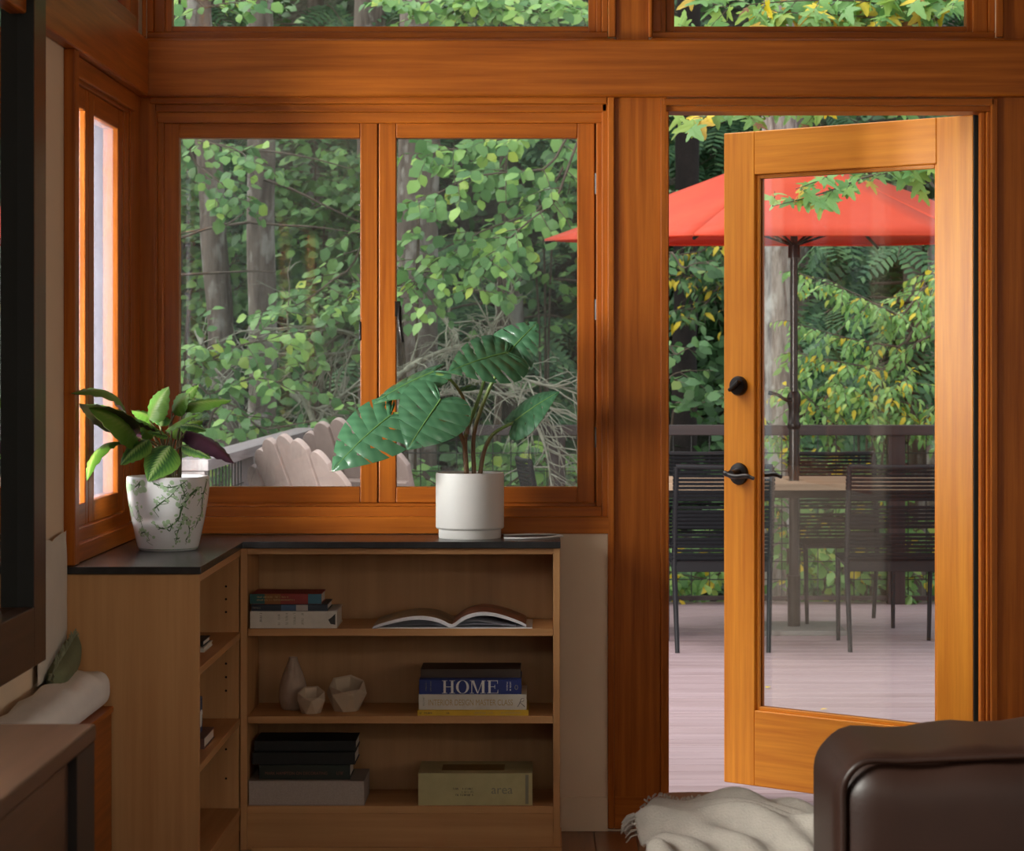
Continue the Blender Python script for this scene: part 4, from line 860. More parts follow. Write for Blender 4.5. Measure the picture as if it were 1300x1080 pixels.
# ---- red market umbrella
UX,UY=fx(1008,5.55),5.55
RED=[]
m,n,b,o=_mat('red_canvas'); v=coords(n); f=noise(n,v,2.5,4); f2=noise(n,v,38,2,.5)
c1=ramp(n,f,[(.3,(.66,.05,.012)),(.7,(.78,.085,.024))]); mx=n.nodes.new('ShaderNodeMixRGB'); n.links.new(ramp(n,f2,[(.74,(0,0,0)),(.78,(1,1,1))]),mx.inputs[0]); n.links.new(c1,mx.inputs[1]); mx.inputs[2].default_value=(.30,.10,.05,1)
n.links.new(mx.outputs[0],b.inputs['Base Color']); b.inputs['Roughness'].default_value=.6; b.inputs['Sheen Weight'].default_value=.08
t=n.nodes.new('ShaderNodeBsdfTranslucent'); n.links.new(mx.outputs[0],t.inputs[0]); ms=n.nodes.new('ShaderNodeMixShader'); ms.inputs[0].default_value=.42; n.links.new(b.outputs[0],ms.inputs[1]); n.links.new(t.outputs[0],ms.inputs[2]); n.links.new(ms.outputs[0],o.inputs[0]); CANV=m
um=root('patio_umbrella',(UX,UY,ZD),'red market umbrella standing through the patio table','umbrella')
UR,UZA,UZE=1.262,2.425,1.9585; rot=math.radians(3)
cor=[Vector((UX+UR*math.cos(rot+k*math.pi/3),UY+UR*math.sin(rot+k*math.pi/3),UZE+.025*UR*math.sin(rot+k*math.pi/3))) for k in range(6)]; apex=Vector((UX,UY,UZA))
for k in range(6):
    A,B=cor[k],cor[(k+1)%6]; rows=[]
    for i in range(9):
        t_=i/8; row=[]
        for j in range(9):
            s_=j/8; p=apex.lerp(A.lerp(B,s_),t_); p.z-=.012*math.sin(math.pi*t_)*math.sin(math.pi*s_)+.006*math.sin(math.pi*t_); row.append(p)
        rows.append(row)
    o=MB().grid(rows,0).build('canopy_panel',CANV,um,smooth=60); md=o.modifiers.new('s','SOLIDIFY'); md.thickness=.002
    q=[[A.lerp(B,j/8)+Vector((0,0,.001)) for j in range(9)],[A.lerp(B,j/8)+Vector((0,0,-.010)) for j in range(9)]]
    o2=MB().grid(q,0).build('hem',CANV,o,smooth=60); md=o2.modifiers.new('s','SOLIDIFY'); md.thickness=.002
    MB().tube([apex+Vector((0,0,-.05)),A+Vector((0,0,-.02))],[.011,.009],6).build('rib',BLACKM,um,smooth=50)
    MB().tube([apex+Vector((0,0,-.5)),apex.lerp(A,.5)+Vector((0,0,-.05))],.007,6).build('strut',BLACKM,um,smooth=50)
POLE=plain('dark_pole',(.05,.045,.042),.3,.1,10,metal=.7)
MB().tube([(UX,UY,ZD+.05),(UX,UY,1.01)],.026,16).build('lower_pole',POLE,um,smooth=50); MB().tube([(UX,UY,1.01),(UX,UY,UZA-.02)],.019,16).build('upper_pole',POLE,um,smooth=50)
MB().lathe([(.0,0),(.028,0),(.034,.01),(.034,.03),(.027,.04),(.027,.1),(.034,.13),(.034,.17),(.024,.19),(.0,.19)],(UX,UY,1.0),18).build('crank_housing',BLACKM,um,smooth=40)
ck=MB().tube(catmull([(UX-.02,UY-.03,1.145),(UX-.05,UY-.05,1.15),(UX-.09,UY-.06,1.175),(UX-.135,UY-.06,1.185)],5),[.012]*3+[.009]*10+[.011]*3,8); ck.build('crank_handle',BLACKM,um,smooth=50)
MB().lathe([(0,0),(.03,0),(.03,.06),(.022,.08),(.0,.08)],(UX,UY,UZA-.56),16).build('runner_hub',BLACKM,um,smooth=40)
MB().lathe([(0,0),(.012,0),(.022,.02),(.012,.045),(0,.05)],(UX,UY,UZA-.005),16).build('finial',BLACKM,um,smooth=40)
MB().box(UX-.24,UX+.24,UY-.24,UY+.24,ZD,ZD+.025).build('base_plate',plain('grey_plate',(.16,.15,.14),.6),um,bevel=.004); MB().tube([(UX,UY,ZD+.025),(UX,UY,ZD+.28)],.033,16).build('base_sleeve',BLACKM,um,smooth=50)
# ---- table
tb_=root('patio_table',(UX,UY,ZD),'weathered wooden plank table under the red umbrella','table')
TX0,TX1,TY0,TY1,TZ=UX-1.0,UX+1.0,5.14,5.94,.745
for i in range(6):
    w_=(TY1-TY0)/6; y0=TY0+i*w_
    for (xa,xb) in (((TX0,TX1),) if i not in (2,3) else ((TX0,UX-.04),(UX+.04,TX1))): MB().box(xa,xb,y0+.002,y0+w_-.002,TZ-.035,TZ).build('plank',TABLEW['x'],tb_,bevel=.003)
MB().box(TX0+.08,TX1-.08,TY0+.06,TY0+.085,TZ-.075,TZ-.035).build('apron',BLACKM,tb_); MB().box(TX0+.08,TX1-.08,TY1-.085,TY1-.06,TZ-.075,TZ-.035).build('apron',BLACKM,tb_)
for a in (TX0+.12,TX1-.12):
    for b_ in (TY0+.09,TY1-.09): MB().tube([(a,b_,ZD),(a,b_,TZ-.035)],[.022,.028],12).build('leg',BLACKM,tb_,smooth=50)
# ---- cord chairs
CORD=plain('charcoal_cord',(.009,.009,.011),.75,.2,60,spec=.15); TUBE=plain('charcoal_tube',(.011,.011,.013),.45,.1,10,spec=.3)
def cord_chair():
    r=root('cord_chair',(0,0,0)); W_=.225
    # faces +Y ; back toward -Y
    def bk(z): return -.20-(z-.40)*.20
    for s in (-1,1):
        MB().tube([(s*W_*.95,-.24,0),(s*W_,-.195,.40),(s*W_,bk(.64),.64),(s*W_*.99,bk(.87),.87)],[.011,.0135,.0135,.0125],10).build('rear_post',TUBE,r,smooth=50)
        MB().tube([(s*W_*.98,.27,0),(s*W_,.24,.42)],[.010,.013],10).build('front_leg',TUBE,r,smooth=50)
        MB().tube([(s*W_,-.195,.405),(s*W_,.24,.42)],.012,10).build('side_rail',TUBE,r,smooth=50)
    MB().tube([(-W_,bk(.87),.872),(0,bk(.87)-.012,.868),(W_,bk(.87),.872)],.0125,10).build('top_rail',TUBE,r,smooth=50)
    MB().box(-W_,W_,-.205,-.185,.375,.425).build('rear_rail',TUBE,r,bevel=.003); MB().tube([(-W_,.24,.42),(W_,.24,.42)],.012,10).build('front_rail',TUBE,r,smooth=50)
    cm=MB().tube([(-W_-.014,0,0),(-W_*.5,-.010,0),(W_*.5,-.010,0),(W_+.014,0,0)],.0083,6).build('cord',CORD,r,smooth=60,origin=(0,0,0))
    zs=[.44+i*.0185 for i in range(23)]
    zs=[z for i,z in enumerate(zs) if i not in (7,14)]
    cm.location=(0,bk(zs[0]),zs[0])
    for z in zs[1:]: c=cm.copy(); C.objects.link(c); c.parent=r; c.location=(0,bk(z),z)
    for i in range(20): c=cm.copy(); C.objects.link(c); c.parent=r; c.location=(0,-.17+i*.021,.425)
    return r
proto=cord_chair(); GR='black cord patio chairs around the table'
sp_=[((.832,4.82),0.03,'black cord chair nearest the door opening with its back to the house'),((1.655,4.84),-.02,'black cord chair behind the door glass with its back to the house'),
     ((fx(1066,6.0),5.93),math.pi+.05,'black cord chair on the far side of the table right of the umbrella pole'),((.80,5.95),math.pi-.03,'black cord chair on the far side of the table seen over the nearest chair'),((.19,5.45),-math.pi/2+.15,'black cord chair at the table end showing its slanted back post')]
for i,((x,y),a,lab) in enumerate(sp_):
    o=proto if i==0 else copy_tree(proto); o.location=(x,y,ZD); o.rotation_euler=(0,0,a); tag(o,lab,'chair',GR)
# ---- adirondack chairs
def adirondack():
    r=root('adirondack_chair',(0,0,0))
    # faces +Y, back leans to -Y
    lean=math.radians(24); O=Vector((0,-.12,.28)); up=Vector((0,-math.sin(lean),math.cos(lean))); nr=Vector((0,-math.cos(lean),-math.sin(lean)))
    tops=[.66,.735,.785,.80,.785,.735,.66]; w=.043
    for i,t in enumerate(tops):
        k=i-3; a=k*.030; xb=k*.074; d=(up*math.cos(a)+Vector((math.sin(a),0,0))).normalized(); sd=d.cross(nr).normalized(); wt=w*1.06; sg=-1 if k*sd.x>0 else 1
        P=[(-w*.8,0),(w*.8,0)]
        for j in range(9):
            q=1-j/4; P.append((wt*q, t-.030*(q*q)-.024*abs(k)/3*(q*sg*-1)))
        off=.007*(k%2)
        MB().prism(P,lambda a_,b_,dd:O+Vector((xb,0,0))+sd*a_+d*b_+nr*dd,off,off+.024).build('back_slat',ADIR['z'],r,bevel=.003)
    for h,wd in ((.12,.27),(.50,.31)):
        c=O+up*h+nr*.040; MB().obox(c,(wd,0,0),nr*.014,up*.035).build('back_brace',ADIR['x'],r,bevel=.006)
    for i in range(7): y=.42-i*.085; MB().box(-.26,.26,y-.038,y+.038,.33-.012*i,.35-.012*i).build('seat_slat',ADIR['x'],r,bevel=.004)
    for s in (-1,1):
        MB().box(s*.28,s*.305,.36,.45,0,.55).build('front_leg',ADIR['z'],r,bevel=.004); MB().box(s*.255-.0,s*.28,-.45,.45,.2,.30).build('side_rail',ADIR['y'],r,bevel=.004)
        MB().box(s*.28,s*.305,-.34,-.25,0,.55).build('rear_leg',ADIR['z'],r,bevel=.004); MB().box(s*.24,s*.38,-.36,.50,.55,.575).build('armrest',ADIR['y'],r,bevel=.008)
    return r
ad=adirondack(); GA='grey Adirondack chairs by the side railing'
ad.scale=(1.06,)*3; ad.location=(-.70,3.35,ZD); ad.rotation_euler=(0,0,math.radians(-48)); tag(ad,'grey slatted adirondack chair in front, closer to the window','chair','grey slatted deck chairs')
a2=copy_tree(ad); a2.scale=(1.1,)*3; a2.location=(-.62,4.55,ZD); a2.rotation_euler=(0,0,math.radians(-38)); tag(a2,'grey slatted adirondack chair standing behind the nearer one','chair','grey slatted deck chairs')
# ------------------------------------------------------------------ hillside forest
def hill(x,y):
    if y<7.4: h=-1.9
    else: t=y-7.4; h=-1.9+.10*t+.052*t*t if t<9 else -1.9+.9+4.2+ (t-9)*1.03
    return h+.25*math.sin(x*.7+1)*math.cos(y*.6)+.12*math.sin(x*2.1+y*1.7)
xs=np.concatenate([np.linspace(-60,-9,12),np.linspace(-8,8,40),np.linspace(9,60,12)]); ys=np.concatenate([np.linspace(-60,5,14),np.linspace(6,26,50),np.linspace(28,60,8)])
gm=MB().grid([[ (x,y,hill(x,y)) for x in xs] for y in ys],0,flip=False)
m,n,b,o=_mat('forest_floor'); v=coords(n,(1,1,1),False); n.links.new(ramp(n,noise(n,v,2.2,6,.65),[(.3,(.016,.013,.008)),(.5,(.028,.026,.013)),(.62,(.020,.032,.012)),(.75,(.05,.036,.02))]),b.inputs['Base Color']); b.inputs['Roughness'].default_value=.95; bump(n,b,noise(n,v,9,5),.8,.2)
tag(gm.build('ground',m,smooth=180),'dark leaf-littered hillside rising behind the deck','ground',kind='structure')

# ---- leaf templates: (points, faces) in leaf space, x along, y across, z normal; unit length
def t_oval(w=.36,fold=.10,droop=.12):
    m=[(0,0,0),(.35,0,.02),(.7,0,-.02),(1,0,-droop)]; l=[(.32,w*.92,fold*.6),(.68,w*.8,fold*.3-.03)]; r=[(a,-b,c) for a,b,c in l]
    V=np.array(m+l+r,float); F=[(0,1,4),(1,2,5,4),(2,3,5),(0,6,1),(1,6,7,2),(2,7,3)]; return V,F
def t_maple():
    out=[]
    for ang,ln in ((-115,.45),(-62,.72),(0,1.0),(62,.72),(115,.45)):
        a=math.radians(ang)
        for da,rr in ((-24,.52),(-13,.66),(-9,.82),(0,1.0),(9,.82),(13,.66),(24,.52)):
            q=a+math.radians(da); out.append((.12+ln*rr*math.cos(q)*.88,ln*rr*math.sin(q)*.88,-.14*(ln*rr)**2))
    n=len(out); V=np.array([(.10,0,.03)]+out+[(-.03,0,0)],float); F=[(0,i,i+1) for i in range(1,n)]+[(0,n,n+1),(0,n+1,1)]; return V,F
def t_fern():
    V=[];F=[]
    for i in range(8):
        a=i/8; w=.30*math.sin(math.pi*(a*.85+.12)); z=-.25*a*a
        for s in (1,-1):
            k=len(V); V+=[(a,0,z),(a+.10,s*.015,z),(a+.12,s*w,z-.06),(a+.03,s*w*.7,z-.03)]; F.append((k,k+1,k+2,k+3) if s<0 else (k+3,k+2,k+1,k))
    return np.array(V,float),F
T_OV=t_oval(); T_LONG=t_oval(.21,.09,.28); T_MAP=t_maple(); T_FERN=t_fern(); T_ROUND=t_oval(.44,.06,.10)
def basis(D,N):
    D=D/np.linalg.norm(D,axis=1,keepdims=True); N=N-D*(N*D).sum(1,keepdims=True); N=N/np.maximum(1e-6,np.linalg.norm(N,axis=1,keepdims=True)); return D,np.cross(N,D),N
def leaf_mass(name,mats,L,tmpl,parent=None,label=None,cat=None,wts=None,seed=0):
    """many leaves as one mesh; L = list of (pos,dir,normal,size)"""
    P=np.array([tuple(l[0]) for l in L],float); D,Sd,N=basis(np.array([tuple(l[1]) for l in L],float),np.array([tuple(l[2]) for l in L],float)); sz=np.array([l[3] for l in L],float)
    V,F=tmpl; k=len(V); W_=P[:,None,:]+sz[:,None,None]*(V[None,:,0,None]*D[:,None,:]+V[None,:,1,None]*Sd[:,None,:]+V[None,:,2,None]*N[:,None,:])
    W_=W_.reshape(-1,3); org=Vector(((W_[:,0].min()+W_[:,0].max())/2,(W_[:,1].min()+W_[:,1].max())/2,W_[:,2].min()))
    nl=len(L); lt=np.array([len(f) for f in F]); idx=np.concatenate([np.array(f) for f in F]); LI=(idx[None,:]+(np.arange(nl)*k)[:,None]).ravel(); LT=np.tile(lt,nl); LS=np.concatenate([[0],np.cumsum(LT)[:-1]])
    me=bpy.data.meshes.new(name); me.vertices.add(len(W_)); me.vertices.foreach_set('co',(W_-np.array(org)).astype(np.float32).ravel()); me.loops.add(len(LI)); me.loops.foreach_set('vertex_index',LI.astype(np.int32)); me.polygons.add(len(LT)); me.polygons.foreach_set('loop_start',LS.astype(np.int32)); 
    try: me.polygons.foreach_set('loop_total',LT.astype(np.int32))
    except Exception: pass
    for m_ in mats: me.materials.append(m_)
    if len(mats)>1:
        g=np.random.default_rng(seed); mi=np.repeat(g.choice(len(mats),nl,p=wts),len(F)); me.polygons.foreach_set('material_index',mi.astype(np.int32))
    me.update(calc_edges=True); me.validate()
    o=bpy.data.objects.new(name,me); C.objects.link(o); ORG[o.name]=org
    if parent is not None: o.parent=parent; o.location=org-ORG[parent.name]
    else: o.location=org
    return tag(o,label,cat,kind='stuff')
_lc={}
def leaf_objs(mats,L,tmpl,parent,wts=None,seed=0,name='leaf'):
    g=random.Random(seed)
    for (p,d,nn,s) in L:
        m_=g.choices(mats,wts)[0] if wts else g.choice(mats); key=(m_.name,id(tmpl))
        if key not in _lc:
            me=bpy.data.meshes.new('leaf'); me.from_pydata(tmpl[0].tolist(),[],tmpl[1]); me.materials.append(m_); _lc[key]=me
        o=bpy.data.objects.new(name,_lc[key]); C.objects.link(o); o.parent=parent
        d=Vector(d).normalized(); nn=Vector(nn); nn=(nn-d*nn.dot(d)).normalized(); sd=nn.cross(d); M=Matrix((d,sd,nn)).transposed().to_4x4()
        o.rotation_euler=M.to_euler(); o.location=Vector(p)-ORG[parent.name]; o.scale=(s,s,s)
def rv(g,s=1): return Vector((g.gauss(0,s),g.gauss(0,s),g.gauss(0,s)))
def spray(mb,path,g,ntw,twl,nlf,size,droop=.5,t0=.15,r0=.012,upbias=(0,-.55,.8),flat=.5,nsp=.45,lfdir=.7):
    """a branch with side twigs; returns its leaves"""
    c=catmull(path,6); k=len(c); mb.tube(c,[max(.0018,r0*(1-.85*i/(k-1))) for i in range(k)],5); L=[]
    for q in range(ntw):
        t=t0+(1-t0)*(q+g.random())/ntw; i=min(k-2,int(t*(k-1))); p=c[i].lerp(c[i+1],t*(k-1)-i); tan=(c[i+1]-c[i]).normalized()
        lat=tan.cross(Vector((0,-.5,1))).normalized()*(1 if q%2 else -1); d=(tan*.55+lat*.7+rv(g,.35)).normalized(); d.z*=flat; d.normalize()
        ln=twl*g.uniform(.5,1.15)*(1.15-.5*t); pts=[p]; dd=d.copy()
        for s_ in range(4): dd=(dd+Vector((0,0,-droop*.16))+rv(g,.06)).normalized(); pts.append(pts[-1]+dd*ln/4)
        mb.tube(pts,[.0032,.0026,.002,.0016,.0011],4,caps=False)
        for j in range(nlf):
            u=(j+.6)/nlf*4; ii=min(3,int(u)); pp=pts[ii].lerp(pts[ii+1],u-ii); td=(pts[ii+1]-pts[ii]).normalized()
            sd=td.cross(Vector(upbias)).normalized()*(1 if j%2 else -1); ld=(td*.6+sd*lfdir+Vector((0,0,-droop*.55))+rv(g,.18)).normalized()
            nn=Vector(upbias)+rv(g,nsp); L.append((pp,ld,nn,size*g.uniform(.65,1.2)))
    return L
# materials
def sc(c,k): return tuple(x*k for x in c)
HZ=[(0,(.07,.19,.06)),(.4,(.15,.32,.10)),(.8,(.24,.44,.12)),(.95,(.34,.56,.12)),(1,(.50,.60,.10))]
HAZ=leaf_mat('hazel_leaf',HZ,.35,.45); HAZO=leaf_mat_obj('hazel_leaf_single',HZ,.35,.42)
DKG=leaf_mat('understory_leaf',[(0,(.03,.075,.025)),(.6,(.06,.14,.045)),(.9,(.10,.21,.065)),(1,(.19,.24,.05))],.25,.5)
CON=leaf_mat('conifer_needles',[(0,(.035,.095,.045)),(.7,(.08,.18,.075)),(1,(.15,.26,.10))],.2,.6)
YG=[(0,(.12,.27,.085)),(.4,(.22,.43,.13)),(.85,(.32,.55,.17)),(1,(.48,.58,.12))]
DKO=leaf_mat_obj('shade_leaf_single',[(0,(.04,.10,.035)),(.7,(.08,.18,.06)),(1,(.14,.27,.08))],.25,.5)
YGR=leaf_mat('osoberry_leaf',YG,.4,.42); YGO=leaf_mat_obj('osoberry_leaf_single',YG,.4,.42); YLW=leaf_mat('yellow_leaf',[(0,(.72,.54,.03)),(1,(.85,.66,.07))],.4,.5); YLO=leaf_mat_obj('yellow_leaf_single',[(0,(.72,.54,.03)),(1,(.85,.62,.06))],.4,.5)
MAP=leaf_mat_obj('maple_leaf',[(0,(.14,.34,.10)),(.7,(.24,.46,.14)),(1,(.38,.52,.10))],.45,.45); MAPY=leaf_mat_obj('maple_leaf_yellow',[(0,(.60,.48,.06)),(1,(.55,.28,.06))],.4,.5); BRN=leaf_mat_obj('dead_leaf',[(0,(.22,.10,.045)),(1,(.34,.18,.09))],.3,.7)
BRANCH=plain('twig_bark',(.10,.075,.055),.9,.3,20); LICH=plain('lichen_twig',(.27,.27,.21),.95,.3,30,bmp=.4)
def bark(name,a,b_,c,vs=14):
    m,n,b,o=_mat(name); v=coords(n,(1,1,.16)); f=noise(n,v,vs,5,.65); v2=coords(n,(1,1,.5)); f2=noise(n,v2,7,4,.6)
    mx=n.nodes.new('ShaderNodeMixRGB'); n.links.new(ramp(n,f2,[(.52,(0,0,0)),(.62,(1,1,1))]),mx.inputs[0]); n.links.new(ramp(n,f,[(.32,a),(.6,b_)]),mx.inputs[1]); mx.inputs[2].default_value=(*c,1)
    n.links.new(mx.outputs[0],b.inputs['Base Color']); b.inputs['Roughness'].default_value=.95; bump(n,b,f,.9,.03); return m
BK1=bark('alder_bark',(.07,.052,.042),(.18,.145,.12),(.30,.275,.245)); BK2=bark('fissured_bark',(.085,.05,.038),(.40,.345,.305),(.50,.465,.43),26)
def trunk(name,label,px,pyA,pyB,pxB,Z,wpx,mat,seed=0,top=7.0):
    """tree trunk through two photo points at distance Z, running from the hillside up"""
    Y=Z-DIST; A=at(px,pyA,Y); B=at(pxB,pyB,Y); d=(B-A)/(B.z-A.z); g=random.Random(seed); zb=hill(A.x+d.x*(-1-A.z),Y)-.2; r0=wpx*.5*Z/FPX
    pts=[];rs=[]
    N_=34
    for i in range(N_+1):
        z=zb+(top-zb)*i/N_; pts.append(Vector((A.x+d.x*(z-A.z)+g.uniform(-.008,.008),Y+g.uniform(-.01,.01),z))); rs.append(r0*(1.08-.16*i/N_+.5*math.exp(-(z-zb)*2.5))*(1+g.uniform(-.03,.03)))
    r=root(name,(pts[0].x,Y,zb),label,'tree','tree trunks on the hillside'); MB().tube(pts,rs,18).build('trunk',mat,r,smooth=80)
    return r
TR='tree_trunk'
ta=trunk('alder_tree','slender leaning trunk at the left of the left casement',265,200,560,290,18.2,33,BK1,1)
tb2=trunk('alder_tree','straight thick trunk in the middle of the left casement',331,190,540,333,17.2,35,BK1,2)
tc_=trunk('alder_tree','broad pale trunk at the left edge of the right casement',531,170,500,528,16.6,52,BK1,3)
td_=trunk('maple_tree','pale fissured trunk behind the umbrella pole',986,310,540,982,15.6,46,BK2,4)
te_=trunk('cedar_tree','dark trunk at the right behind the yellowing shrub',1195,310,560,1190,19.5,34,BK1,5)
tf_=trunk('cedar_tree','shaded trunk between the two casements',470,20,300,474,20.5,40,BK1,6)
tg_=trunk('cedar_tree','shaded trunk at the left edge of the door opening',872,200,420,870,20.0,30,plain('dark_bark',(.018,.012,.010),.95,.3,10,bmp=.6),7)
g=random.Random(21)
# bare side branches on the alders
for tr,Y,pts in ((tb2,9.9,[((335,228),(370,240),(415,262),(457,282))]),(tb2,9.95,[((318,282),(280,287),(250,292),(228,297))]),):
    mb=MB()
    for P in pts: mb.tube(catmull([at(x,y,Y-.25) for x,y in P],5),[.012-.0005*i for i in range(16)],6)
    mb.build('branch',BRANCH,tr,smooth=60)
mb=MB()
for P in (((312,282),(360,286),(400,288),(457,296)),((228,349),(280,346),(320,344),(350,345)),((300,190),(350,193),(400,202),(445,214)),((228,303),(255,293),(290,283),(310,270))): mb.tube(catmull([at(x,y,9.3) for x,y in P],5),[.011-.0005*i for i in range(16)],6)
mb.build('branch',BRANCH,ta,smooth=60)

# ---- undergrowth on the hillside (uncountable)
L=[];gn=np.random.default_rng(5)
for _ in range(15000):
    y=gn.uniform(8.6,19.5); hw=(y+DIST)*.225+1.0; x=gn.uniform(-hw,hw); z=hill(x,y)+gn.uniform(.02,.75)**1.2
    L.append(((x,y,z),(gn.normal(0,.8),gn.normal(-.4,.6),gn.normal(-.3,.4)),(gn.normal(0,.4),-.5+gn.normal(0,.4),.8),gn.uniform(.08,.17)))
leaf_mass('undergrowth_leaves',[DKG],L,T_OV,None,'dark green undergrowth covering the hillside','undergrowth')
L=[]
for _ in range(1500):
    y=gn.uniform(8.2,15.5); hw=(y+DIST)*.225+1.0; x=gn.uniform(-hw,hw); z=hill(x,y)+.05
    b=np.array((x,y,z))
    a=gn.uniform(0,6.28); L.append((b,(math.cos(a),math.sin(a)-.3,.75),(0,-.5,1),gn.uniform(.35,.65)))
leaf_mass('fern_fronds',[DKG],L,T_FERN,None,'ferns scattered over the dark hillside','fern')

# ---- conifers filling the back: drooping feathery boughs
def conifer(label,px,Z,seed,mat=CON,wpx=26,z0=.2,z1=6.0,nb=70,reach=1.5,n_l=16):
    g=random.Random(seed); Y=Z-DIST; X=fx(px,Y); zb=hill(X,Y)-.2; r=root('conifer_tree',(X,Y,zb),label,'tree','conifers on the hillside'); wd=wpx*.5*Z/FPX
    MB().tube([(X+g.uniform(-.03,.03),Y,zb+(z1+1-zb)*i/10) for i in range(11)],[wd*(1.1-.05*i) for i in range(11)],10).build('trunk',BK1,r,smooth=80)
    mb=MB();L=[]
    for i in range(nb):
        z=z0+(z1-z0)*g.random(); a=g.uniform(0,2*math.pi); rl=reach*g.uniform(.5,1.0); s=Vector((X,Y,z)); e=s+Vector((math.cos(a)*rl,math.sin(a)*rl*.8,-.25*rl)); m_=s.lerp(e,.5)+Vector((0,0,.12))
        c=catmull([s,m_,e],6); mb.tube(c,[.014-.001*j for j in range(13)],4,caps=False)
        for j in range(n_l):
            t=.25+.75*(j+g.random())/n_l; q=min(len(c)-2,int(t*(len(c)-1))); p=c[q]; td=(c[q+1]-c[q]).normalized(); sd=td.cross(Vector((0,0,1))).normalized()*(1 if j%2 else -1)
            L.append((p,(td*.5+sd*.9+Vector((0,0,-.35))+rv(g,.15)),Vector((0,-.5,.8))+rv(g,.25),g.uniform(.22,.42)))
    mb.build('boughs',BRANCH,r); leaf_mass('needle_sprays',[mat],L,T_FERN,r)
for i,a in enumerate((('feathery conifer at the far left behind the alders',215,21.5,31),('feathery conifer behind the middle of the left casement',400,22,32),('feathery conifer behind the right casement',650,20.5,33),('feathery conifer seen left of the open door leaf',800,22.5,34),('feathery conifer seen through the upper part of the door glass',1160,17.6,35),('feathery conifer far behind the red umbrella',1010,21.8,36))): conifer(*a)

# ---- broad-leaved shrubs
def shrub(name,label,base,paths,leaf,tm,seed,ntw,twl,nlf,size,objs=0,wts=None,mats=None,omats=None,droop=.5,cat='shrub',r0=.012,stem=True,**k):
    g=random.Random(seed); r=root(name,base,label,cat); mb=MB(); L=[]
    for P in paths: L+=spray(mb,[Vector(base)]+P if stem else P,g,ntw,twl,nlf,size,droop,r0=r0,**k)
    mb.build('branches',BRANCH,r,smooth=60)
    # keep the individually visible leaves as single parts, the rest as one mass
    g.shuffle(L)
    if objs: leaf_objs(omats,L[:objs],tm,r,wts,seed)
    if len(L)>objs: leaf_mass('leaves',mats,L[objs:],tm,r,wts=wts,seed=seed)
    return r,len(L)
def A(x,y,Z): return at(x,y,Z-DIST)
def gb(px,Z): Y=Z-DIST; X=fx(px,Y); return Vector((X,Y,hill(X,Y)))
shrub('hazel_shrub','hazel boughs with broad drooping leaves across the right casement',gb(780,14.6),[[A(770,200,14.4),A(690,215,14.2),A(600,225,14.0),A(530,260,13.9)],[A(760,240,14.4),A(680,270,14.2),A(600,300,14.0),A(560,350,13.9)],[A(770,170,14.5),A(700,170,14.4),A(620,180,14.3),A(540,200,14.2)],[A(760,230,14.2),A(700,260,14.0),A(640,310,13.8),A(600,370,13.7)]],None,T_ROUND,41,19,.42,6,.086,300,None,[HAZ],[HAZO],.8,t0=.42)
shrub('hazel_shrub','bright green hazel at the right of the left casement',gb(520,15.2),[[A(500,330,14.8),A(440,345,14.6),A(390,380,14.4),A(350,400,14.2)],[A(510,400,14.8),A(450,400,14.6),A(400,430,14.4),A(360,470,14.2)],[A(505,360,14.8),A(455,370,14.6),A(420,400,14.3)],[A(530,330,14.2),A(530,350,14.0),A(515,380,13.9)]],None,T_OV,42,18,.42,6,.082,260,None,[HAZ],[HAZO],.6,t0=.3)
shrub('hazel_shrub','hazel twigs hanging before the slender trunk at upper left',gb(200,15.6),[[A(205,160,15.2),A(250,178,15.0),A(300,190,14.8),A(330,215,14.7)],[A(205,180,15.2),A(250,210,15.0),A(290,240,14.8),A(310,262,14.7)],[A(210,40,15.2),A(260,10,15.0),A(320,0,15.0)]],None,T_ROUND,43,13,.36,5,.08,120,None,[HAZ],[HAZO],.7,t0=.4)
shrub('vine_maple_shrub','leafy undergrowth shrub at the lower left of the left casement',gb(240,14.4),[[A(230,520,14.2),A(250,470,14.0),A(300,440,13.9),A(345,430,13.8)],[A(235,540,14.2),A(270,500,14.0),A(330,480,13.8),A(380,500,13.7)],[A(240,560,14.0),A(290,550,13.9),A(350,540,13.8)],[A(235,500,14.0),A(245,460,13.9),A(260,430,13.8)],[A(260,560,13.8),A(340,545,13.7),A(420,530,13.6)]],None,T_OV,44,15,.40,6,.082,160,None,[HAZ],[HAZO],.5,t0=.2)
shrub('hazel_shrub','small leaves high across the upper left window',gb(620,16.0),[[A(640,60,15.6),A(660,20,15.4),A(700,5,15.2),A(740,15,15.1)],[A(640,60,15.6),A(620,10,15.4),A(590,0,15.3)],[A(640,80,15.6),A(560,20,15.4),A(500,-5,15.3)]],None,T_OV,45,26,.4,7,.09,60,None,[HAZ,YGR],[HAZO],.4,t0=.3)
MID=leaf_mat('mid_green_leaf',[(0,(.05,.13,.04)),(.6,(.10,.24,.07)),(1,(.20,.38,.09))],.35,.5)
shrub('vine_maple_shrub','mid green thicket between the trunks of the left casement',gb(400,18.6),[[A(400,330,18.2),A(380,270,18.0),A(350,220,17.9)],[A(410,330,18.2),A(420,260,18.0),A(450,200,17.9)],[A(400,340,18.2),A(370,310,18.0),A(345,290,17.9)],[A(415,300,18.2),A(440,250,18.0),A(470,240,17.9)],[A(400,300,18.2),A(400,220,18.0),A(400,175,17.9)],[A(430,330,18.1),A(450,310,18.0),A(480,300,17.9)]],None,T_OV,46,26,.5,8,.10,0,None,[MID],[HAZO],.5,t0=.2)
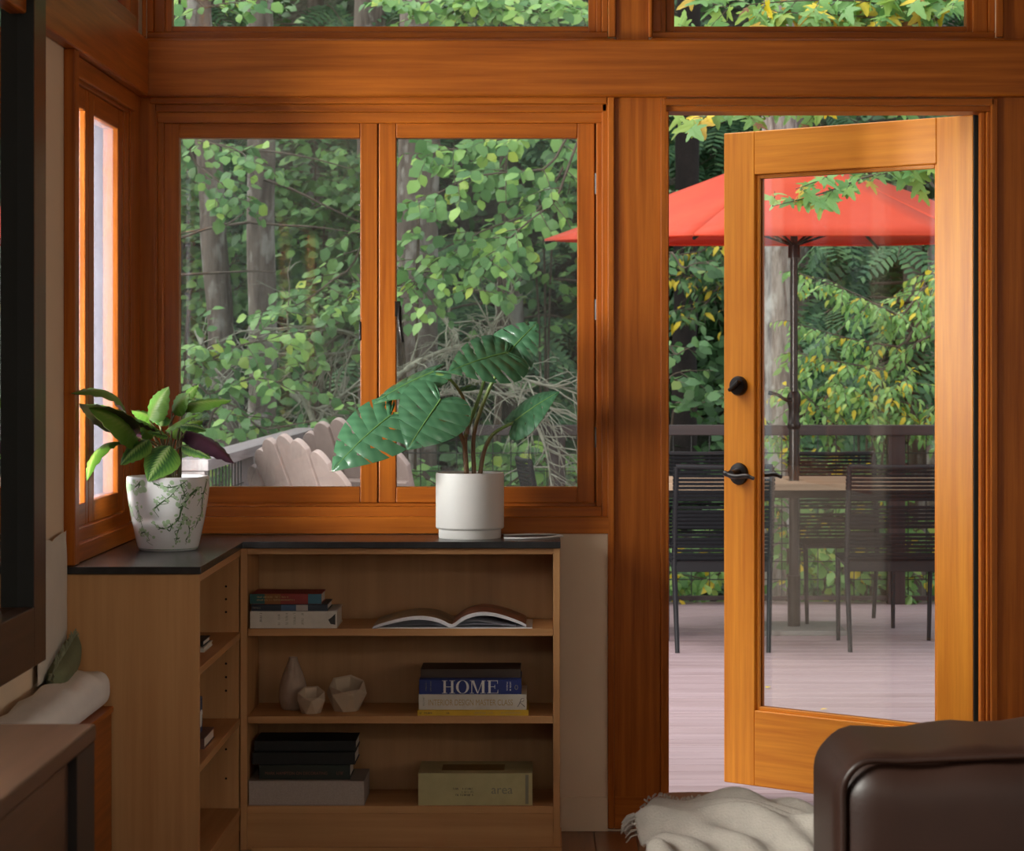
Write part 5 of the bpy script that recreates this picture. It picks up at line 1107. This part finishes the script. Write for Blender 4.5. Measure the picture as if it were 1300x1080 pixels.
shrub('vine_maple_shrub','mid green thicket at the far left behind the slender trunk',gb(225,19.0),[[A(230,340,18.7),A(240,280,18.6),A(250,220,18.5)],[A(225,330,18.7),A(215,260,18.6),A(225,190,18.5)],[A(240,380,18.7),A(290,340,18.6),A(310,300,18.5)],[A(240,400,18.7),A(280,380,18.6),A(310,360,18.5)]],None,T_OV,47,24,.5,8,.10,0,None,[MID],[HAZO],.5,t0=.2)
shrub('vine_maple_shrub','mid green thicket behind the hazel of the right casement',gb(690,18.4),[[A(690,300,18.0),A(660,240,17.9),A(620,200,17.8)],[A(700,320,18.0),A(720,250,17.9),A(730,190,17.8)],[A(680,340,18.0),A(640,320,17.9),A(600,330,17.8)]],None,T_OV,48,22,.5,8,.10,0,None,[MID],[HAZO],.5,t0=.2)
YW=[.93,.07]
shrub('osoberry_shrub','yellowing shrub with long drooping leaves right of the umbrella pole',gb(1230,15.0),[[A(1200,420,14.9),A(1140,400,14.8),A(1080,370,14.7),A(1020,350,14.6)],[A(1200,450,14.9),A(1140,440,14.8),A(1080,430,14.7),A(1010,410,14.6)],[A(1200,480,14.8),A(1130,470,14.7),A(1070,460,14.6),A(1020,450,14.6)],[A(1210,440,15.1),A(1180,390,15.0),A(1190,350,14.9)],[A(1200,400,15.1),A(1150,400,15.0),A(1100,385,14.9)]],None,T_LONG,51,24,.33,8,.066,300,YW,[YGR,YLW],[YGO,YLO],1.1,t0=.35)
shrub('osoberry_shrub','dense low yellow-green shrub just behind the deck railing',gb(1100,14.75),[[A(1060,560,14.7),A(1040,520,14.6),A(1010,490,14.5)],[A(1090,560,14.7),A(1090,510,14.6),A(1060,480,14.5)],[A(1110,560,14.7),A(1130,510,14.6),A(1150,480,14.5)],[A(1120,580,14.7),A(1170,540,14.6),A(1200,500,14.5)],[A(1070,590,14.7),A(1000,560,14.6),A(960,520,14.5)],[A(1100,570,14.6),A(1110,530,14.5),A(1100,500,14.5)]],None,T_LONG,52,24,.33,8,.068,240,[.86,.14],[YGR,YLW],[YGO,YLO],1.0,t0=.15)
shrub('osoberry_shrub','leaves pressing against the wire mesh under the table',gb(1010,14.85),[[A(960,720,14.5),A(920,690,14.42),A(860,680,14.36)],[A(1000,700,14.5),A(980,650,14.42),A(950,600,14.36)],[A(1050,710,14.5),A(1080,660,14.42),A(1100,610,14.36)],[A(1080,730,14.5),A(1130,700,14.42),A(1180,660,14.36)],[A(1060,740,14.42),A(1120,735,14.36),A(1190,730,14.36)],[A(960,740,14.42),A(900,735,14.36),A(845,725,14.36)],[A(1000,740,14.42),A(1010,700,14.36),A(1040,660,14.36)],[A(1000,750,14.42),A(1050,690,14.36),A(1160,600,14.36)]],None,T_OV,53,20,.34,7,.078,200,[.9,.1],[YGR,YLW],[YGO,YLO],.7,t0=.1)
shrub('thimbleberry_shrub','broad leaved shrub in the dark gap left of the door',gb(830,16.0),[[A(835,480,15.7),A(860,450,15.5),A(890,435,15.4)],[A(835,520,15.7),A(850,480,15.5),A(870,470,15.4)],[A(850,560,15.6),A(880,520,15.4),A(915,500,15.3)],[A(840,380,16.5),A(870,340,16.4),A(910,330,16.3)]],None,T_ROUND,54,6,.30,5,.095,90,None,[DKG],[DKO],.4,t0=.3)
shrub('hazel_shrub','shaded shrub with small yellow leaves under the umbrella edge',gb(930,18.2),[[A(920,360,17.9),A(890,350,17.8),A(850,355,17.7)],[A(920,330,17.9),A(890,320,17.8),A(850,325,17.7)],[A(930,390,17.9),A(890,390,17.8),A(850,400,17.7)],[A(935,300,17.9),A(890,260,17.8),A(850,240,17.7)]],None,T_LONG,55,22,.34,6,.085,0,[.8,.2],[DKG,YLW],[HAZO],.9,t0=.3)
shrub('vine_maple_shrub','low green shrub seen through the mesh below the right casement',gb(640,14.9),[[A(600,680,14.7),A(640,620,14.5),A(700,580,14.4)],[A(600,680,14.7),A(560,620,14.5),A(520,600,14.4)],[A(660,690,14.7),A(710,640,14.5),A(740,600,14.4)],[A(610,650,14.7),A(640,590,14.5),A(650,560,14.4)]],None,T_OV,56,18,.36,6,.095,60,None,[HAZ],[HAZO],.5,t0=.1)
shrub('vine_maple_shrub','green shrub beyond the side railing at far left',gb(190,12.5),[[A(200,640,12.4),A(240,590,12.3),A(290,570,12.2)],[A(210,650,12.4),A(260,620,12.3),A(330,600,12.2)],[A(190,620,12.4),A(220,570,12.3),A(250,540,12.2)]],None,T_OV,57,18,.34,6,.08,40,None,[HAZ],[HAZO],.5,t0=.1)
# ---- maple boughs
shrub('vine_maple_tree','maple bough with lobed leaves hanging before the red umbrella',gb(1260,11.6)+Vector((1.0,0,0)),[[A(1300,150,11.2),A(1200,205,11.0),A(1110,222,10.9),A(1045,245,10.8),A(980,262,10.7)],[A(1300,150,11.2),A(1190,190,11.0),A(1110,205,10.9),A(1010,240,10.8)],[A(1300,150,11.2),A(1200,200,11.0),A(1150,215,10.9)]],None,T_MAP,61,9,.16,3,.085,200,[.93,.07],[YGR,YLW],[MAP,MAPY],.5,'tree',.010,t0=.55,nsp=.5)
shrub('vine_maple_tree','maple crown filling the upper right window',gb(1300,13.5)+Vector((.9,0,0)),[[A(1290,60,13.0),A(1180,30,12.8),A(1080,20,12.7),A(980,15,12.6)],[A(1290,60,13.0),A(1150,10,12.8),A(1040,0,12.7),A(900,10,12.6)],[A(1290,60,13.0),A(1200,0,12.8),A(1120,-20,12.7)],[A(1290,60,13.2),A(1100,45,13.0),A(950,50,12.9),A(860,40,12.8)],[A(1290,80,13.6),A(1100,110,13.4),A(1000,130,13.3),A(880,150,13.2)]],None,T_MAP,62,18,.34,5,.115,300,[.80,.12,.08],[YGR,YLW,YLW],[MAP,MAPY,BRN],.4,'tree',.014,t0=.4,nsp=.55)
# ---- dead lichen-grey boughs low in the right casement
def twigs(name,label,paths,seed,base):
    g=random.Random(seed); r=root(name,base,label,'branch'); mb=MB()
    for P in paths:
        c=catmull([at(x,y,Z-DIST) for x,y,Z in P],6); k=len(c); mb.tube(c,[.017*(1-.7*i/(k-1))*g.uniform(.75,1.3) for i in range(k)],7)
        for q in range(26):
            i=g.randrange(2,k-1); d=(rv(g,.6)+(c[i]-c[i-1]).normalized()*.8); d.normalize(); ln=g.uniform(.12,.5); p=c[i]; pts=[p]
            for s_ in range(5): d=(d+rv(g,.22)+Vector((0,0,-.10))).normalized(); pts.append(pts[-1]+d*ln/5)
            mb.tube(pts,[.0055,.0045,.004,.003,.002,.0012],4,caps=False)
            for _ in range(2):
                e=rv(g,.5)+d; e.normalize(); p2=pts[g.randrange(1,5)]; mb.tube([p2,p2+e*.07,p2+e*.13+Vector((0,0,-.03))],[.0026,.002,.001],4,caps=False)
    mb.build('bough',LICH,r,smooth=60); return r
twigs('fallen_bough','pale lichen covered dead boughs behind the monstera',[((500,480,14.2),(540,455,14.1),(590,440,14.0),(640,470,13.9),(700,490,13.8),(740,480,13.8)),((600,480,14.2),(650,490,14.1),(670,520,14.0),(690,560,13.9),(700,610,13.9)),((560,400,14.4),(580,430,14.3),(560,455,14.2)),((500,520,14.2),(560,500,14.1),(640,500,14.0),(735,530,13.9)),((640,470,14.0),(620,430,14.0),(640,390,14.1))],71,gb(600,14.3))
twigs('fallen_bough','tangled grey dead twigs low in the left casement',[((470,430,14.6),(430,420,14.5),(390,415,14.4),(340,420,14.3)),((460,445,14.6),(420,450,14.5),(360,450,14.4),(300,445,14.3)),((370,500,14.3),(400,520,14.2),(430,505,14.2),(460,480,14.2)),((440,480,14.5),(430,510,14.4),(436,550,14.3)),((250,420,15),(270,470,14.8),(300,520,14.7)),((380,495,14.2),(395,530,14.1),(400,560,14.0))],72,gb(400,14.4))
# fallen leaves on the deck
g=random.Random(9)
for i in range(9):
    Y=g.uniform(.8,6.2); X=g.uniform(.25,2.1); m_=g.choice([YLO,BRN,YLO]); mb=MB(); V,F=T_OV; s=g.uniform(.03,.05); a=g.uniform(0,6.28)
    mb.add([(X+s*(p[0]*math.cos(a)-p[1]*math.sin(a)),Y+s*(p[0]*math.sin(a)+p[1]*math.cos(a)),ZD+.004+s*(.12+p[2]*.5)) for p in V],F)
    tag(mb.build('fallen_leaf',m_),'fallen autumn leaf lying on the deck boards','leaf','fallen leaves on the deck')
